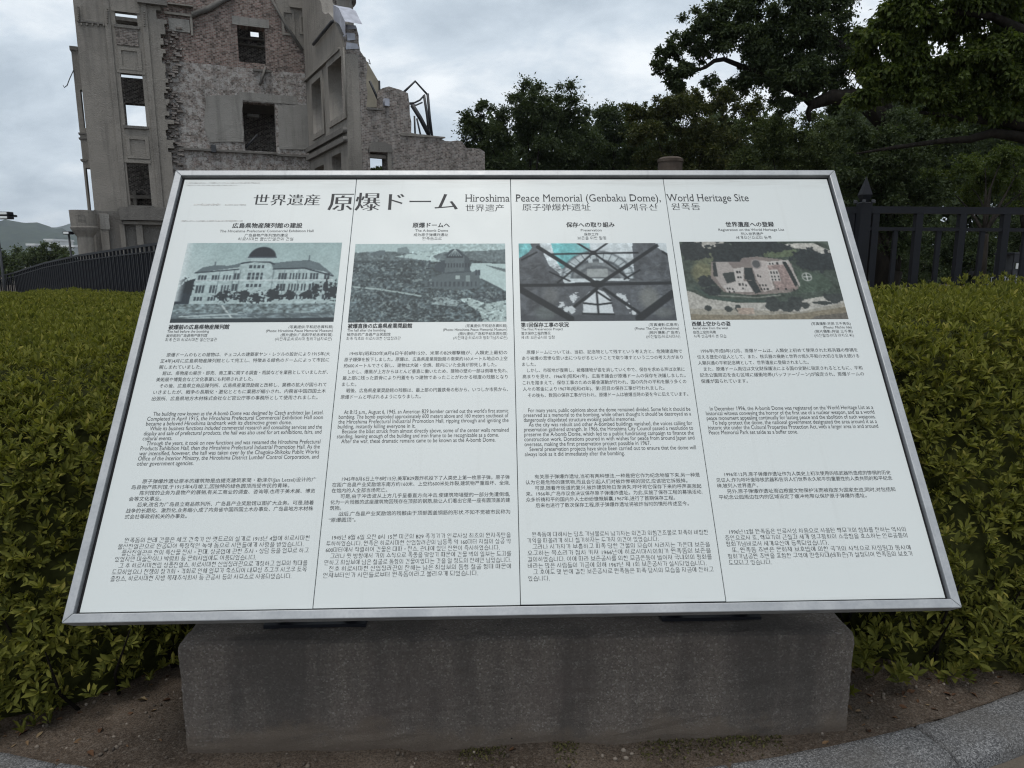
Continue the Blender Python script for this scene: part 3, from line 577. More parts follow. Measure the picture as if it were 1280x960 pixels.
# ------------------------------------------------------------------ the four printed photographs (flat print)
CWN, CHN = 210, 126
UX, VY = np.meshgrid((np.arange(CWN)+.5)/CWN, (np.arange(CHN)+.5)/CHN)
def vnoise(sx_, sy_, seed, oct=4):
    r_ = np.random.default_rng(seed); out = np.zeros((CHN, CWN)); amp = 1; tot = 0
    for o_ in range(oct):
        a, b = int(sx_*2**o_)+2, int(sy_*2**o_)+2
        if a > CWN or b > CHN: break
        g = r_.random((b, a)); fx = UX*(a-1.001); fy = VY*(b-1.001); ix = fx.astype(int); iy = fy.astype(int); tx = fx-ix; ty = fy-iy
        out += amp*((g[iy, ix]*(1-tx)+g[iy, ix+1]*tx)*(1-ty)+(g[iy+1, ix]*(1-tx)+g[iy+1, ix+1]*tx)*ty); tot += amp; amp *= .6
    return out/tot
def strokes(P, n, x0, x1, y0, y1, ln, cols, seed, al=.6, w_=.008):
    r_ = np.random.default_rng(seed)
    for i in range(n):
        x, y = r_.uniform(x0, x1), r_.uniform(y0, y1); a = r_.normal(0, .5); l = ln*r_.uniform(.3, 1.2); P.line([(x, y), (x+l*math.cos(a)*.6, y+l*math.sin(a))], w_, cols[i % len(cols)], al)
class Paint:
    def __init__(s, c): s.a = np.ones((CHN, CWN, 3))*np.array(c, float)/255
    def blend(s, m, c, al=1.0): 
        m = np.clip(m*al, 0, 1)[..., None]; c = np.asarray(c, float)/255; s.a = s.a*(1-m)+c*m
    def poly(s, pts, c, al=1.0):
        ins = np.zeros((CHN, CWN), bool); n = len(pts)
        for i in range(n):
            (x0, y0), (x1, y1) = pts[i], pts[(i+1) % n]
            if y0 == y1: continue
            cond = (y0 > VY) != (y1 > VY); xi = (x1-x0)*(VY-y0)/(y1-y0)+x0; ins ^= cond & (UX < xi)
        s.blend(ins.astype(float), c, al); return ins
    def rect(s, x0, y0, x1, y1, c, al=1.0): s.blend(((UX >= x0) & (UX < x1) & (VY >= y0) & (VY < y1)).astype(float), c, al)
    def ell(s, x, y, rx, ry, c, al=1.0, soft=.08, top=None):
        d = np.hypot((UX-x)/rx, (VY-y)/ry); m = np.clip((1-d)/soft+.5, 0, 1)
        if top is not None: m = m*(VY < top)
        s.blend(m, c, al); return m
    def line(s, pts, w_, c, al=1.0):
        m = np.zeros((CHN, CWN)); asp = CWN/CHN
        for (x0, y0), (x1, y1) in zip(pts[:-1], pts[1:]):
            dx, dy = (x1-x0)*asp, y1-y0; L = dx*dx+dy*dy or 1e-9
            t = np.clip((((UX-x0)*asp)*dx+(VY-y0)*dy)/L, 0, 1); d = np.hypot((UX-x0)*asp-t*dx, VY-y0-t*dy)
            m = np.maximum(m, np.clip((w_/2-d)/.006+.5, 0, 1))
        s.blend(m, c, al)
    def tex(s, m, amt, sx_, sy_, seed): s.a = s.a*(1+(np.asarray(m)*amt)[..., None]*(vnoise(sx_, sy_, seed)-.5)[..., None]*2)
def print_photo(i, P, u0, u1, v0, v1, label, sat=.0):
    a = P.a.copy(); pad = np.pad(a, ((1, 1), (1, 1), (0, 0)), 'edge'); a = a*.46+(pad[:-2, 1:-1]+pad[2:, 1:-1]+pad[1:-1, :-2]+pad[1:-1, 2:])*.135
    g_ = a.mean(-1, keepdims=True); a = a*(1-sat)+g_*sat; a = a*(1+.10*(vnoise(120, 72, 99+i, 1)-.5)[..., None]+.07*(vnoise(26, 16, 77+i, 4)-.5)[..., None]); a = a*.94+.06*np.array([.80, .84, .85])
    a = np.clip(a, 0, 1); lin = np.where(a <= .04045, a/12.92, ((a+.055)/1.055)**2.4)**1.12*.80
    V = np.zeros((CHN+1, CWN+1, 3)); V[..., 0] = np.linspace(u0, u1, CWN+1)[None]; V[..., 1] = np.linspace(v1, v0, CHN+1)[:, None]; V[..., 2] = .00035
    n = CWN+1; ii = (np.arange(CHN)[:, None]*n+np.arange(CWN)[None]).ravel()
    me = fast_mesh('printed_photograph', V.reshape(-1, 3), np.stack([ii+n, ii+n+1, ii+1, ii], -1))
    at = me.color_attributes.new('ink', 'FLOAT_COLOR', 'CORNER'); c4 = np.ones((CHN*CWN, 4, 4), np.float32); c4[..., :3] = lin.reshape(-1, 1, 3); at.data.foreach_set('color', c4.ravel())
    o = obj('printed_photograph', me, MAT['print'], panels[i]); o['label'] = label
# 1: domed hall before the bombing
P = Paint((170, 188, 187)); P.blend(np.clip(.25-UX, 0, .25)*3.2, (196, 208, 208)); P.blend(np.clip(.45-VY, 0, .45)*1.1, (150, 172, 172))
P.tex(np.ones_like(UX), .05, 20, 12, 1)
lt, md, dk = (172, 188, 188), (102, 115, 119), (52, 61, 68)
P.poly([(0, .62), (.04, .50), (.10, .46), (.10, .8), (0, .8)], dk); 
body = P.poly([(.09, .78), (.10, .40), (.17, .335), (.33, .325), (.40, .25), (.56, .25), (.60, .32), (.78, .31), (.90, .36), (.965, .44), (.965, .80)], lt)
P.tex(body, .14, 60, 40, 2)
P.poly([(.09, .385), (.13, .32), (.21, .29), (.29, .30), (.37, .265), (.36, .32), (.09, .39)], md); P.poly([(.56, .27), (.70, .24), (.80, .23), (.87, .27), (.97, .43), (.90, .375), (.78, .335), (.58, .34)], md)
P.line([(.09, .39), (.36, .345)], .014, dk); P.line([(.58, .345), (.78, .335), (.965, .435)], .016, dk); P.line([(.37, .27), (.45, .245), (.55, .255), (.58, .28)], .018, dk)
P.rect(.40, .19, .575, .225, (165, 180, 182)); P.rect(.43, .215, .565, .25, lt)
P.ell(.497, .195, .088, .14, (44, 51, 58), top=.195); P.rect(.405, .185, .59, .20, (70, 80, 88))
P.line([(.205, .29), (.205, .25)], .008, dk); P.line([(.80, .235), (.80, .17)], .008, dk)
for y_, h_ in ((.40, .075), (.53, .09), (.67, .05)):
    for xs, nb in ((.115, 3), (.20, 3), (.27, 3), (.34, 2), (.62, 3), (.69, 4), (.77, 2), (.82, 3), (.91, 2)):
        for b_ in range(nb): P.rect(xs+b_*.019, y_+.02*(1 if xs < .3 else 0), xs+b_*.019+.012, y_+h_+.02*(1 if xs < .3 else 0), dk, .85)
for y_ in (.29, .385, .44, .53):
    for b_ in range(4): P.rect(.425+b_*.026, y_, .425+b_*.026+.017, y_+.045, dk, .85)
for x_ in (.245, .335, .375, .585, .655, .745): P.line([(x_, .36), (x_, .68)], .010, md, .7)
P.rect(.10, .475, .965, .49, (205, 215, 215), .7)
for x_, y_, rx, ry in ((.30, .68, .055, .06), (.42, .69, .05, .07), (.50, .70, .06, .07), (.60, .66, .05, .08), (.70, .68, .035, .06), (.82, .67, .05, .05), (.87, .62, .03, .10), (.98, .62, .04, .12), (.05, .56, .05, .09), (.93, .58, .012, .12)):
    P.blend((np.hypot((UX-x_)/rx, (VY-y_)/ry) + (vnoise(70, 46, int(x_*900))-.5)*1.9 < .9).astype(float), (44, 52, 57), .94)
g = VY > .775; strokes(P, 60, .1, .95, .40, .76, .05, ((70, 80, 84), (196, 208, 207)), 3, .35, .006); P.blend(g.astype(float), (122, 136, 138)); P.tex(g, .6, 60, 50, 5); P.blend(((VY > .885)).astype(float), (104, 116, 120)); P.tex(VY > .885, .5, 18, 60, 6)
P.line([(.30, .80), (.37, .945)], .016, (200, 210, 208)); P.line([(0, .965), (.25, .945), (.7, .97)], .02, (170, 184, 184)); strokes(P, 90, 0, 1, .78, .95, .07, ((70, 80, 84), (176, 190, 189), (92, 104, 107)), 4, .6); P.blend((VY > .955).astype(float), (46, 55, 60), .9); P.line([(.05, .93), (.4, .90)], .016, (176, 190, 190))
P.blend(np.clip(.045-UX, 0, 1)*20*(VY < .75), (205, 214, 214)); 
print_photo(0, P, .0945, .6025, .893, 1.2, 'printed photograph of a domed hall')
# 2: ruins seen from above
P = Paint((176, 194, 193)); land = VY > .10
P.blend(((VY > .12-.02*np.sin(UX*9)) & land).astype(float), (108, 120, 122)); P.blend((VY > .22).astype(float), (84, 95, 98)); strokes(P, 170, 0, 1, .2, 1, .06, ((58, 67, 71), (136, 149, 149), (72, 82, 85), (112, 124, 125)), 5, .6)
P.tex(VY > .1, .42, 90, 60, 11); P.tex(VY > .55, .35, 60, 46, 12); P.tex(VY > .2, .30, 14, 8, 13)
P.poly([(.27, .17), (.36, .135), (.52, .105), (.80, .085), (1, .075), (1, .10), (.62, .12), (.52, .17), (.55, .22), (.60, .245), (.52, .24), (.42, .21)], (182, 200, 198))
P.poly([(.52, .16), (.60, .11), (.80, .10), (1, .08), (1, .26), (.86, .24), (.72, .2), (.60, .23)], (112, 124, 126)); P.tex((UX > .5) & (VY < .27), .25, 90, 60, 14)
P.poly([(.78, .26), (1, .27), (1, .62), (.97, .60), (.88, .50), (.80, .44), (.76, .33)], (184, 202, 200)); P.poly([(.86, .28), (1, .34), (1, .38), (.92, .33)], (110, 122, 124))
P.line([(.84, .47), (.90, .53), (.97, .60)], .016, (84, 94, 98)); P.line([(0, .56), (.15, .585), (.30, .63), (.45, .68)], .020, (166, 182, 180)); 
P.poly([(.11, .12), (.16, .09), (.20, .09), (.20, .15), (.11, .16)], (104, 116, 120)); P.poly([(.28, .06), (.34, .04), (.36, .08), (.36, .13), (.28, .13)], (120, 134, 136), .8)
d_ = (74, 84, 90)
P.poly([(.53, .30), (.56, .24), (.60, .22), (.60, .38), (.54, .36)], d_); P.poly([(.60, .14), (.65, .10), (.70, .10), (.76, .20), (.77, .38), (.60, .40)], (80, 90, 95)); P.poly([(.60, .17), (.73, .17), (.73, .36), (.60, .38)], (104, 115, 118)); P.ell(.665, .17, .052, .10, (70, 80, 86), top=.175); P.rect(.61, .17, .72, .19, (62, 70, 76))
for q in range(6): P.line([(.665, .075), (.622+q*.017, .165)], .008, (186, 200, 198), .8)
P.poly([(.46, .52), (.58, .40), (.78, .38), (.80, .36), (.83, .36), (.83, .58), (.75, .60), (.48, .58)], (98, 109, 112)); P.rect(.67, .42, .70, .47, (168, 182, 180)); P.rect(.74, .42, .765, .50, (140, 154, 154)); P.rect(.80, .35, .812, .42, d_); P.rect(.82, .35, .832, .42, d_)
for x_ in (.45, .49): P.rect(x_, .22, x_+.014, .33, d_)
for q in range(9): P.rect(.60+q*.019, .26, .608+q*.019, .32, (60, 68, 74), .8)
for q in range(12): P.rect(.49+q*.028, .50, .503+q*.028, .56, (64, 72, 78), .7)
P.poly([(.70, .72), (.80, .70), (.92, .76), (1, .74), (1, 1), (.85, 1), (.83, .88), (.74, .78)], (178, 194, 192)); P.poly([(.53, .70), (.62, .70), (.70, .76), (.68, .82), (.52, .79)], (150, 164, 164)); P.line([(.52, .79), (.68, .82)], .012, (70, 80, 84)); P.poly([(.80, .62), (.97, .66), (.98, .74), (.88, .78), (.78, .72)], (86, 96, 100)); P.tex((UX > .5) & (VY > .6), .3, 80, 60, 16)
rub = (VY > .24+.1*(UX > .5)) & ~((UX > .52) & (UX < .84) & (VY < .6)) & ~((UX > .76) & (VY < .62)); P.blend(((vnoise(90, 60, 21, 1) > .70) & rub).astype(float), (158, 172, 170), .6); P.blend(((vnoise(80, 56, 22, 1) < .27) & rub).astype(float), (48, 56, 60), .6); P.blend(((vnoise(60, 40, 23, 1) > .72) & (VY < .26) & (VY > .13) & (UX < .5)).astype(float), (80, 92, 95), .5)
print_photo(1, P, .6475, 1.1455, .890, 1.194, 'printed photograph of a burnt ruined city')
# 3: steel bracing inside the ruin
P = Paint((204, 212, 214)); P.poly([(0, 0), (.09, 0), (.09, .10), (.05, .16), (0, .20)], (128, 190, 192)); P.poly([(.22, 0), (.48, 0), (.48, .14), (.34, .30), (.28, .34), (.24, .2)], (120, 186, 188))
P.blend(np.clip(UX-.35, 0, .2)*3*(VY < .3)*(UX < .6), (206, 213, 215))
sh = VY+.0*UX
P.poly([(0, .20), (.06, .13), (.09, .06), (.08, 0), (.14, 0), (.20, .30), (.26, .40), (.30, .55), (.36, .52), (.62, .50), (.72, .50), (.76, .38), (.77, 0), (.93, 0), (.93, .05), (1, .15), (1, 1), (0, 1)], (92, 96, 100))
P.ell(.52, .47, .245, .37, (88, 94, 98), top=.47); P.ell(.52, .47, .232, .35, (188, 197, 199), top=.47); P.ell(.52, .48, .185, .27, (84, 90, 94), top=.47); P.ell(.52, .49, .172, .245, (128, 134, 136), top=.47)
for a_ in range(13):
    t = math.pi*(a_+1)/14; P.line([(.52-.175*math.cos(t), .47-.255*math.sin(t)), (.52-.24*math.cos(t), .47-.36*math.sin(t))], .008, (84, 90, 94))
P.ell(.52, .5, .15, .20, (96, 101, 104), top=.47)
P.ell(.52, .5, .13, .16, (120, 124, 126), top=.44); P.rect(.45, .34, .585, .45, (150, 155, 154)); P.rect(.46, .21, .49, .26, (180, 188, 190)); P.rect(.535, .21, .56, .26, (180, 188, 190))
P.poly([(.20, .12), (.26, .34), (.20, .30), (.165, .14)], (196, 204, 206), .9); P.poly([(.14, 0), (.215, 0), (.225, .08), (.18, .12)], (198, 206, 208))
P.tex(VY > -1, .16, 40, 26, 31); P.tex((UX < .3) | (UX > .72), .28, 30, 14, 32)
arch = P.poly([(.40, .92), (.41, .72), (.45, .64), (.51, .61), (.55, .64), (.585, .72), (.60, .92)], (206, 212, 214))
dk = (44, 48, 51)
strokes(P, 80, 0, .3, .25, .95, .10, ((70, 74, 77), (118, 122, 123), (60, 64, 67)), 6, .4, .012); strokes(P, 80, .72, 1, .2, .95, .10, ((70, 74, 77), (122, 126, 126), (60, 64, 67)), 7, .4, .012)
for l in ([(.41, .78), (.50, .80), (.59, .78)], [(.50, .61), (.50, .92)], [(.41, .75), (.51, .60)], [(.585, .75), (.49, .62)], [(.40, .91), (.60, .92)]): P.line(l, .022, dk)
for x_, y_ in ((.27, .80), (.30, .85), (.345, .72), (.36, .69), (.65, .69), (.68, .72), (.70, .84), (.73, .88), (.33, .86)): P.blend((np.hypot((UX-x_)/.022, (VY-y_)/.05)+(vnoise(80, 50, int(x_*1000))-.5)*1.8 < .8).astype(float), (200, 206, 208))
P.rect(0, .93, 1, 1, (70, 74, 78), .6); P.ell(.20, .68, .05, .10, (130, 132, 130), .5, .8); P.ell(.84, .72, .06, .14, (140, 142, 136), .6, .7); P.ell(.16, .90, .07, .08, (110, 118, 116), .6, .6); P.ell(.92, .90, .06, .06, (116, 120, 118), .6, .6)
for l, w_ in (([(.13, .05), (.50, .53)], .046), ([(.94, .03), (.53, .53)], .042), ([(0, .555), (1, .53)], .040), ([(.22, .145), (.80, .13)], .022), ([(.40, 0), (.50, .13), (.72, .47)], .024), ([(.60, 0), (.50, .13), (.25, .52)], .022), ([(0, .60), (.32, .97)], .075), ([(1, .66), (.76, .97)], .085), ([(.35, .82), (.50, .60)], .034), ([(.55, .60), (.76, .90)], .036), ([(.20, .38), (.33, .50)], .02), ([(.80, .36), (.69, .48)], .02), ([(.02, .22), (.12, .12)], .02), ([(.97, .12), (1, .16)], .03)): P.line(l, w_, dk, .95)
P.ell(.51, .54, .05, .045, dk); P.ell(.50, .13, .02, .03, dk); P.blend(((UX > .945) & (VY < .13-.0*UX)).astype(float)*((VY) < (UX-.93)*2), (204, 212, 214))
print_photo(2, P, 1.1905, 1.6875, .890, 1.194, 'printed photograph of steel bracing inside a ruin')
# 4: aerial view
P = Paint((72, 86, 74)); P.tex(VY > -1, .35, 26, 16, 41)
P.poly([(.09, 0), (.30, 0), (.30, .03), (.20, .10), (.12, .16), (.10, .06)], (178, 174, 162)); P.poly([(.70, .04), (.80, .02), (.90, .02), (.97, .10), (1, .12), (1, .24), (.93, .18), (.86, .12), (.76, .09)], (186, 182, 170))
P.ell(.18, .30, .10, .20, (112, 118, 84), .8, .4); P.ell(.12, .42, .07, .13, (126, 124, 84), .8, .4); P.poly([(.55, .12), (.72, .08), (.78, .12), (.74, .20), (.62, .22), (.54, .20)], (96, 112, 78)); P.poly([(.74, .40), (.90, .42), (.96, .56), (.92, .64), (.72, .68)], (76, 96, 78))
def canopy(x, y, rx, ry, s, c=(52, 60, 62)): P.blend((np.hypot((UX-x)/rx, (VY-y)/ry)+(vnoise(34, 22, s)-.5)*1.1 < .95).astype(float), c, .95)
for a_ in ((.36, .15, .20, .16, 50), (.08, .12, .10, .14, 51), (.88, .26, .15, .15, 52), (.55, .07, .2, .08, 53), (.30, .24, .12, .10, 54), (.14, .52, .06, .08, 55), (.16, .64, .07, .06, 56)): canopy(*a_)
P.tex(VY < .7, .22, 90, 55, 42)
P.poly([(.19, .27), (.38, .27), (.40, .22), (.50, .20), (.66, .24), (.72, .30), (.73, .62), (.66, .67), (.40, .70), (.24, .66), (.17, .48)], (150, 132, 124), .85)
pk, wt = (158, 132, 124), (190, 182, 174)
P.poly([(.22, .27), (.30, .27), (.33, .36), (.33, .56), (.24, .62), (.20, .46)], (168, 158, 150)); P.poly([(.25, .42), (.33, .40), (.33, .52), (.27, .55)], (66, 74, 72))
P.poly([(.20, .28), (.22, .27), (.22, .46), (.19, .46)], (60, 66, 66)); P.poly([(.33, .36), (.40, .34), (.38, .52), (.33, .53)], wt); P.poly([(.40, .35), (.45, .35), (.46, .52), (.39, .50)], (58, 66, 66)); P.poly([(.40, .51), (.455, .52), (.48, .66), (.44, .68)], (56, 64, 64))
P.poly([(.24, .58), (.33, .53), (.40, .52), (.43, .66), (.26, .66)], wt); P.poly([(.45, .27), (.49, .25), (.56, .26), (.57, .62), (.50, .66), (.47, .52)], (182, 170, 162)); P.ell(.485, .30, .035, .065, (150, 140, 136)); P.ell(.485, .30, .026, .05, (90, 92, 92))
P.poly([(.555, .30), (.70, .28), (.71, .62), (.585, .64)], pk); P.tex((UX > .55) & (UX < .71) & (VY > .28) & (VY < .64), .18, 120, 70, 43); P.poly([(.555, .27), (.70, .25), (.70, .30), (.555, .32)], wt); P.poly([(.555, .38), (.62, .37), (.625, .52), (.56, .52)], wt); P.poly([(.66, .27), (.685, .27), (.735, .56), (.71, .60), (.695, .50)], (54, 62, 60)); P.poly([(.69, .25), (.705, .25), (.745, .58), (.735, .60)], (176, 166, 158))
for x_, y_ in ((.345, .39), (.36, .39), (.345, .46), (.36, .46), (.26, .60), (.275, .60), (.295, .61), (.345, .55), (.365, .55), (.385, .56), (.27, .645), (.30, .64), (.36, .60), (.475, .44), (.49, .45), (.475, .56), (.495, .56), (.515, .56), (.48, .61), (.50, .61), (.52, .61), (.565, .40), (.585, .40), (.605, .40), (.565, .45), (.585, .45), (.61, .45), (.565, .49), (.585, .49), (.61, .49), (.57, .285), (.59, .285), (.62, .28), (.67, .27), (.59, .61), (.64, .61), (.69, .62)): P.rect(x_, y_, x_+.011, y_+.028, (48, 50, 50), .9)
P.blend(np.clip(1-np.abs(np.hypot((UX-.80)/.030, (VY-.47)/.05)-1)*5, 0, 1), (196, 196, 190)); P.line([(.78, .47), (.825, .47)], .012, (196, 196, 190)); P.line([(.80, .43), (.80, .51)], .012, (196, 196, 190))
P.poly([(0, .64), (.04, .66), (.12, .74), (.30, .79), (.45, .79), (.62, .80), (.80, .74), (1, .68), (1, .84), (.70, .92), (.40, .95), (0, .92)], (176, 172, 160)); P.line([(.06, .60), (.14, .72), (.30, .765), (.50, .775)], .03, (66, 88, 78)); P.poly([(.0, .86), (.35, .88), (.70, .91), (1, .80), (1, .86), (.6, .96), (0, .95)], (160, 154, 136))
for a_ in ((.54, .82, .06, .09, 60), (.62, .84, .05, .08, 61), (.69, .80, .06, .09, 62), (.75, .83, .03, .04, 63), (.95, .74, .07, .07, 64), (.12, .855, .03, .04, 65), (.25, .87, .025, .04, 66), (.31, .86, .02, .04, 67), (.86, .80, .07, .025, 68)): canopy(*a_, c=(62, 70, 68))
P.poly([(0, .93), (.40, .95), (.70, .93), (1, .85), (1, 1), (0, 1)], (142, 130, 104)); P.poly([(.30, .86), (.41, .86), (.41, .93), (.31, .94)], (172, 150, 130)); P.poly([(.80, .96), (1, .92), (1, 1), (.76, 1)], (110, 104, 92)); P.line([(.20, .70), (.45, .73), (.60, .70)], .014, (190, 184, 172), .5); P.tex(VY > .6, .14, 110, 70, 44)
print_photo(3, P, 1.733, 2.2405, .8915, 1.199, 'printed colour aerial photograph of a ruin among trees', .38)

# ------------------------------------------------------------------ building materials
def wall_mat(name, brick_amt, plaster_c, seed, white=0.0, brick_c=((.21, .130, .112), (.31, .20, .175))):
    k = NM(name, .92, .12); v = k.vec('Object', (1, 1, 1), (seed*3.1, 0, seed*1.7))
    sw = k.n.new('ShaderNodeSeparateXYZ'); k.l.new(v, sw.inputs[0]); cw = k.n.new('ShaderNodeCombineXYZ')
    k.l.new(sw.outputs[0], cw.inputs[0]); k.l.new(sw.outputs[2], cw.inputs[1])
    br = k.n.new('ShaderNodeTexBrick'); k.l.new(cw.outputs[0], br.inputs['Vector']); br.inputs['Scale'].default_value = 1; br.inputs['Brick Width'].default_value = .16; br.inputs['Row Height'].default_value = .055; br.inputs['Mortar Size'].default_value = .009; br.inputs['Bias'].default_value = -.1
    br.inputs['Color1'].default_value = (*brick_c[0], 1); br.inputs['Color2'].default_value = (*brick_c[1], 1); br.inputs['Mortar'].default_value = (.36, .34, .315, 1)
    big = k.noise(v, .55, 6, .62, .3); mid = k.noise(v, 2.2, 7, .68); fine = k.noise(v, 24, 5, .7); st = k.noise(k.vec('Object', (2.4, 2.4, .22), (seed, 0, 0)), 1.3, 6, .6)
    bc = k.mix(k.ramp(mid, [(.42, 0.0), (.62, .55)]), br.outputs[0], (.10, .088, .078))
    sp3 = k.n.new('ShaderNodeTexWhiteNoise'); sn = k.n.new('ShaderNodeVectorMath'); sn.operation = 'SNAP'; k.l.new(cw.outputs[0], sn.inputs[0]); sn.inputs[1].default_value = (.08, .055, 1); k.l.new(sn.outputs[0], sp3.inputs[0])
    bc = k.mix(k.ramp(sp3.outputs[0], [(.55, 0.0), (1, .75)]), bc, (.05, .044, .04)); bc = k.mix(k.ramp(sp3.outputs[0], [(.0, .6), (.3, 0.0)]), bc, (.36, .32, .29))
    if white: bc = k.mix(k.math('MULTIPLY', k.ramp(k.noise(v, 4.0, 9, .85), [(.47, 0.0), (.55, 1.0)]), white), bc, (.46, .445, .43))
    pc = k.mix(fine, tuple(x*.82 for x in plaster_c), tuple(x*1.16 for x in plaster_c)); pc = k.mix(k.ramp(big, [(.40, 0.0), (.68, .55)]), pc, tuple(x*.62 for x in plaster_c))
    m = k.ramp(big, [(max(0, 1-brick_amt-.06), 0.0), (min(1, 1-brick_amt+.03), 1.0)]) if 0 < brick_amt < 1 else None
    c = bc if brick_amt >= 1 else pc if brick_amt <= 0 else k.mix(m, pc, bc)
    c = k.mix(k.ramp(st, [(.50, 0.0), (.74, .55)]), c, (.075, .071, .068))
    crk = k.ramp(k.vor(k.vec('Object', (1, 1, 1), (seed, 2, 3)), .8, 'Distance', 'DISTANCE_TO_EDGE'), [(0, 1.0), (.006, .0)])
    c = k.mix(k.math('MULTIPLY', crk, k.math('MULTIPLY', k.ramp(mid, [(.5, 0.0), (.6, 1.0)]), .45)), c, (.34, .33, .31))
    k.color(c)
    h = k.math('ADD', k.math('MULTIPLY', br.outputs['Fac'], -.6 if brick_amt > 0 else 0.0), k.math('MULTIPLY', fine, 1.0)); h = k.math('ADD', h, k.math('MULTIPLY', mid, 1.5)); k.bump(h, .8, .05)
    return k.m
CONC = (.262, .243, .219)
MAT['conc'] = wall_mat('weathered_concrete', 0, CONC, 1); MAT['conc_dark'] = wall_mat('stained_concrete', 0, (.18, .17, .158), 2)
MAT['brick'] = wall_mat('red_brick', 1, CONC, 3); MAT['brick_grey'] = wall_mat('grey_brick', 1, CONC, 4, .35, ((.18, .145, .13), (.265, .21, .19)))
MAT['brick_white'] = wall_mat('limewashed_brick', 1, CONC, 5, .85, ((.19, .15, .135), (.29, .22, .20))); MAT['brick_dark'] = wall_mat('dark_brick', 1, CONC, 6, .12, ((.14, .112, .10), (.21, .165, .148)))
MAT['interior_shade'] = wall_mat('interior_shade_brick', 1, CONC, 8, 0, ((.045, .038, .036), (.075, .062, .058)))  # rear wall brick, colour darkened to stand in for shade inside the rooms
MAT['render'] = wall_mat('old_render', 0, (.285, .275, .258), 7); MAT['lead'] = simple('lead_sheet', (.36, .37, .42), .5, .4, .2, var=.3, scale=3); MAT['tan'] = simple('tan_render', (.30, .27, .215), .9, .1, var=.2, scale=2)

# ------------------------------------------------------------------ ruined building
def unit(v): return v/np.hypot(*v)
A0 = plan(125, 27.0); dirA = np.array([math.sin(R(67)), math.cos(R(67))])
def meet(P, d, px):                     # where the plan line P + t d crosses image column px
    k_ = (plan(px, 1.0))[0]; t = (k_*P[1]-P[0])/(d[0]-k_*d[1]); return P+d*t
A1 = meet(A0, dirA, 394); dirR = np.array([.5, -.866]); R1 = meet(A1, dirR, 441); dirF = np.array([math.sin(R(57)), math.cos(R(57))]); F1 = meet(R1, dirF, 607)
ruin = empty('ruined_building', (A0[0], A0[1], terrain(A0[0], A0[1])))
tag(ruin, 'roofless grey and brick ruin with empty window openings behind the fence', 'building')
class Wall:
    """a vertical plane: local x along the wall, y into the building, z up; px() maps photo pixels onto it"""
    def __init__(s, P, d, back=0.0):
        s.d = unit(d); s.n = np.array([-s.d[1], s.d[0]]); s.P = P+s.n*back
    def px(s, x, y):
        q = at_plane(x, y, (s.P[0], s.P[1], 0), np.array([s.n[0], s.n[1], 0])); r = q[:2]-s.P; return (float(np.dot(r, s.d)), float(q[2]))
    def pl(s, *pts): return [s.px(*p) for p in pts]
    def place(s, o, out=0.0):
        o.parent = ruin; L = ruin.location; p = s.P-s.n*out
        o.location = (p[0]-L[0], p[1]-L[1], -L[2]); o.rotation_euler = (0, 0, math.atan2(s.d[1], s.d[0])); return o
    def add(s, name, outs, depth, mat, out=0.0):
        return s.place(obj(name, shape2d(name, outs, depth), mat), out)
    def rect(s, name, x0, y0, x1, y1, depth, mat, out=0.0):     # pixel rectangle by its corners' means
        (xa, za), (xb, _), (_, zb), _ = quad(s, x0, y0, x1, y1)
        return s.add(name, [[(xa, za), (xb, za), (xb, zb), (xa, zb)]], depth, mat, out)
def quad(w_, x0, y0, x1, y1):
    xc, yc = (x0+x1)/2, (y0+y1)/2; xa, xb = sorted((w_.px(x0, yc)[0], w_.px(x1, yc)[0])); za, zb = sorted((w_.px(xc, y0)[1], w_.px(xc, y1)[1])); return [(xa, za), (xb, za), (xb, zb), (xa, zb)]
def jag(pts, amp=.06, step=.22):
    out = []
    for (x0, z0), (x1, z1) in zip(pts[:-1], pts[1:]):
        L = math.hypot(x1-x0, z1-z0); n = max(1, int(L/step))
        for i in range(n):
            t = i/n; o_ = (random.uniform(-amp, amp), random.uniform(-amp, amp)) if i else (0, 0); out.append((x0+(x1-x0)*t+o_[0], z0+(z1-z0)*t+o_[1]))
    out.append(pts[-1]); return out
GZ = -1.6; TOPZ = 15.5
wA = Wall(A0, dirA)                      # left concrete bay
xr = wA.px(209, 130)[0]
wins = [quad(wA, 144, 15.5, 171.5, 32), quad(wA, 153.5, 92.5, 180.5, 157.5), quad(wA, 160.5, 204, 187.5, 257)]
torn = []; z_ = wA.px(209, 190)[1]; torn += [(xr, GZ), (xr, z_)]
while z_ < wA.px(205, 12)[1]:
    h_ = random.choice((.075, .15, .15, .225)); x_ = xr-.05+random.uniform(-.10, .34)*(.4+.6*math.sin(z_*.7)**2); torn += [(x_, z_+.002), (x_, z_+h_-.002)]; z_ += h_
torn += [(xr+.1, z_+.01), (xr+.1, TOPZ)]
wA.add('bay_wall', [[(0, GZ)]+torn+[(0, TOPZ)]]+[[(q[0][0], q[0][1]), (q[3][0], q[3][1]), (q[2][0], q[2][1]), (q[1][0], q[1][1])] for q in wins], .26, MAT['conc'])
